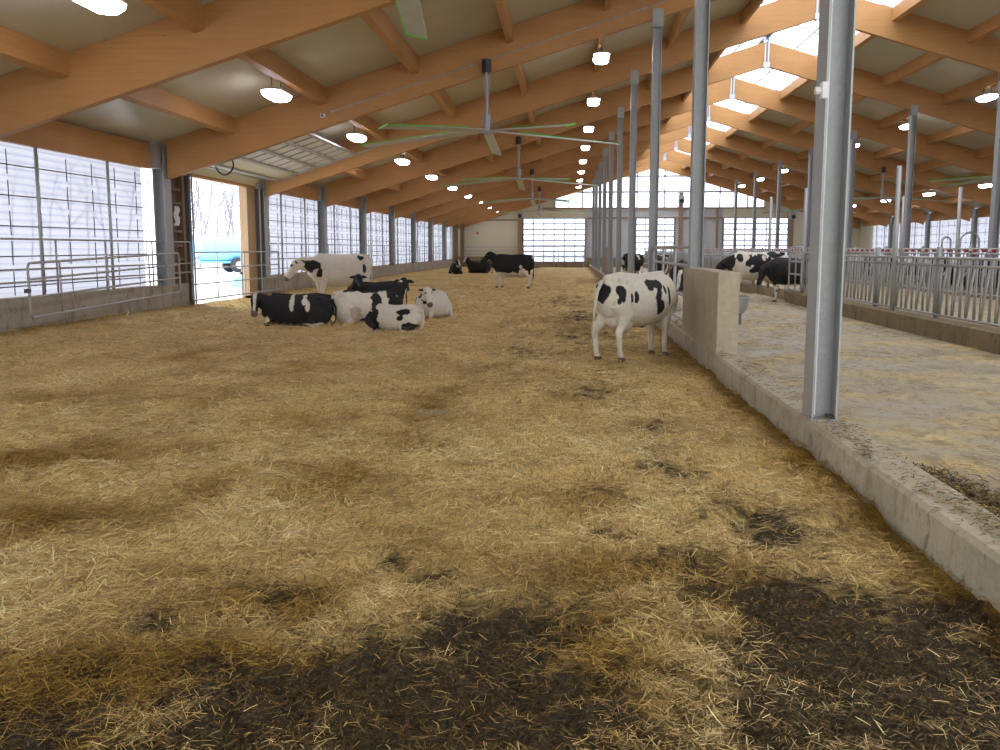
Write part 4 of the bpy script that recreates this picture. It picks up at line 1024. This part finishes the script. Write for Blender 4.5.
#9,10 far lying, 11 white muzzle
make_cow('black and white cow lying far off by the dark corner posts, leftmost of two', (-8.0, 68.5, -.05), R_(280), 'lie', poll=(1.0, .1, 1.02), muz=(1.3, .2, .66), head='B', base='B', seed=13, blaze=.05, thr=.25, voxel=.03)
make_cow('black cow lying far off just left of the standing black cow', (-6.6, 72.0, -.03), R_(195), 'lie', poll=(1.02, .1, 1.15), muz=(1.3, .4, .86), head='B', base='B', seed=14, blaze=.06, voxel=.03)
make_cow('white cow lying far off, its head showing past the tail of the black cow', (-3.6, 62.0, .0), R_(-12), 'lie', poll=(.95, 0, .86), muz=(1.35, -.1, .62), head='W', base='W', seed=15, voxel=.03, muzc='B')
#12,13 alley
make_cow('black and white cow in the alley with lowered head behind the concrete block', (6.75, 34.6, .08), R_(184), poll=(1.12, .04, 1.05), muz=(1.42, .05, .66), head='B', base='W', scale=1.14, seed=16, neckc='B', grime=.3, muzc='B',
         patches=[('B', .05, .3, 1.10, .38, .3, .36), ('B', .62, .25, 1.25, .10, .2, .16), ('B', .9, 0, 1.1, .2, .3, .3), ('B', -.45, .2, 1.35, .22, .25, .12), ('W', -.12, .3, 1.22, .06, .2, .10), ('B', -.75, .1, 1.4, .1, .2, .08), ('B', .2, -.3, 1.1, .4, .3, .35)])
make_cow('black cow stepping through the fence gap with lowered head and white feet', (7.6, 32.7, .03), R_(184), poll=(1.02, .10, 1.10), muz=(1.22, .26, .66), head='B', base='B', scale=1.04, seed=17, legs_white=.52, grime=.1, muzc='B', udder=False, patches=[('W', .1, 0, .55, .3, .2, .08)])
#14 beyond the gate
make_cow('black cow with white blaze facing the camera beyond the kerb gate', (3.3, 27.9, .05), R_(262), poll=(1.16, .0, 1.06), muz=(1.34, -.08, .62), head='B', base='B', seed=18, blaze=.045, legs_white=.55, patches=[('W', .2, 0, .5, .3, .3, .1), ('W', .9, 0, .8, .15, .2, .2)])
make_cow('dark cow standing in the alley, seen past the gate from behind', (3.9, 41.0, .05), R_(78), base='B', seed=19, thr=.30, legs_white=.6, scale=1.05, voxel=.025)
make_cow('dark cow with white hind legs standing farther up the alley', (3.4, 50.5, .05), R_(97), base='B', seed=20, thr=.34, legs_white=.7, scale=1.05, voxel=.03)
make_cow('black cow standing far up the alley beside the small concrete block', (3.7, 60.0, .05), R_(85), base='B', seed=21, thr=.4, voxel=.03, legs_white=.6)
make_cow('black cow at the back of the alley between distant posts', (4.9, 68.0, .05), R_(100), base='B', seed=22, thr=.4, voxel=.03, legs_white=.6)
#15 beyond red-tagged fence
BG = [(13.3, 24.2, 'B', .5), (13.4, 31.6, 'B', .4), (13.4, 35.4, 'B', .3), (13.4, 39.4, 'B', .3), (13.4, 26.5, 'B', .3), (13.3, 29.6, 'B', .5), (13.5, 33.6, 'B', .35), (13.3, 37.2, 'W', .0), (13.4, 41.5, 'B', .4), (13.4, 46.0, 'B', .2), (13.3, 52.0, 'W', .1)]
RK = [sorted(BG, key=lambda q: q[1]).index(q) for q in BG]
for i, (x, y, b, t) in enumerate(BG):
    make_cow('%s cow at the red-tagged fence beyond the feed table, %s from the right' % ('black' if b == 'B' else 'black and white', ORD[RK[i]]), (x - .1, y, .05), R_(180 + (i * 37 % 14) - 7), poll=(1.05, 0, 1.1), muz=(1.35, 0, .78), base=b, head='B', seed=30 + i, thr=t, voxel=.03, group='cows at the far feed fence', blaze=.04)

# ------------------------------------------------------------------ CAMERA, SKY, EXPOSURE
cam = bpy.data.objects.new('camera', bpy.data.cameras.new('camera')); COL.objects.link(cam)
cam.location = (0, 0, 1.8); cam.data.sensor_width = 36; cam.data.lens = 951.4 / 1000 * 36; cam.data.clip_end = 1500
cam.rotation_mode = 'XYZ'; cam.rotation_euler = (radians(90 - 7.55), 0, radians(4.023)); SC.camera = cam
wd = bpy.data.worlds.new('overcast sky'); SC.world = wd; wd.use_nodes = True; nt = wd.node_tree; nt.nodes.clear()
tc = nt.nodes.new('ShaderNodeTexCoord'); sx = nt.nodes.new('ShaderNodeSeparateXYZ'); L(nt, tc.outputs['Generated'], sx.inputs[0])
rw = ramp(nt, [(.0, (.80, .84, .92)), (.45, (.88, .92, 1.0)), (1., (1., 1., 1.))]); L(nt, sx.outputs['Z'], rw.inputs[0])
bg = N(nt, 'ShaderNodeBackground', Strength=3.6); L(nt, rw.outputs[0], bg.inputs[0]); ow = nt.nodes.new('ShaderNodeOutputWorld'); L(nt, bg.outputs[0], ow.inputs[0])
vs_ = SC.view_settings; vs_.view_transform = 'Standard'; vs_.look = 'None'; vs_.exposure = 0.25; vs_.gamma = 1; vs_.use_curve_mapping = False
SC.cycles.use_denoising = True; SC.cycles.max_bounces = 10; SC.cycles.diffuse_bounces = 5; SC.cycles.transparent_max_bounces = 24; SC.cycles.sample_clamp_indirect = 6
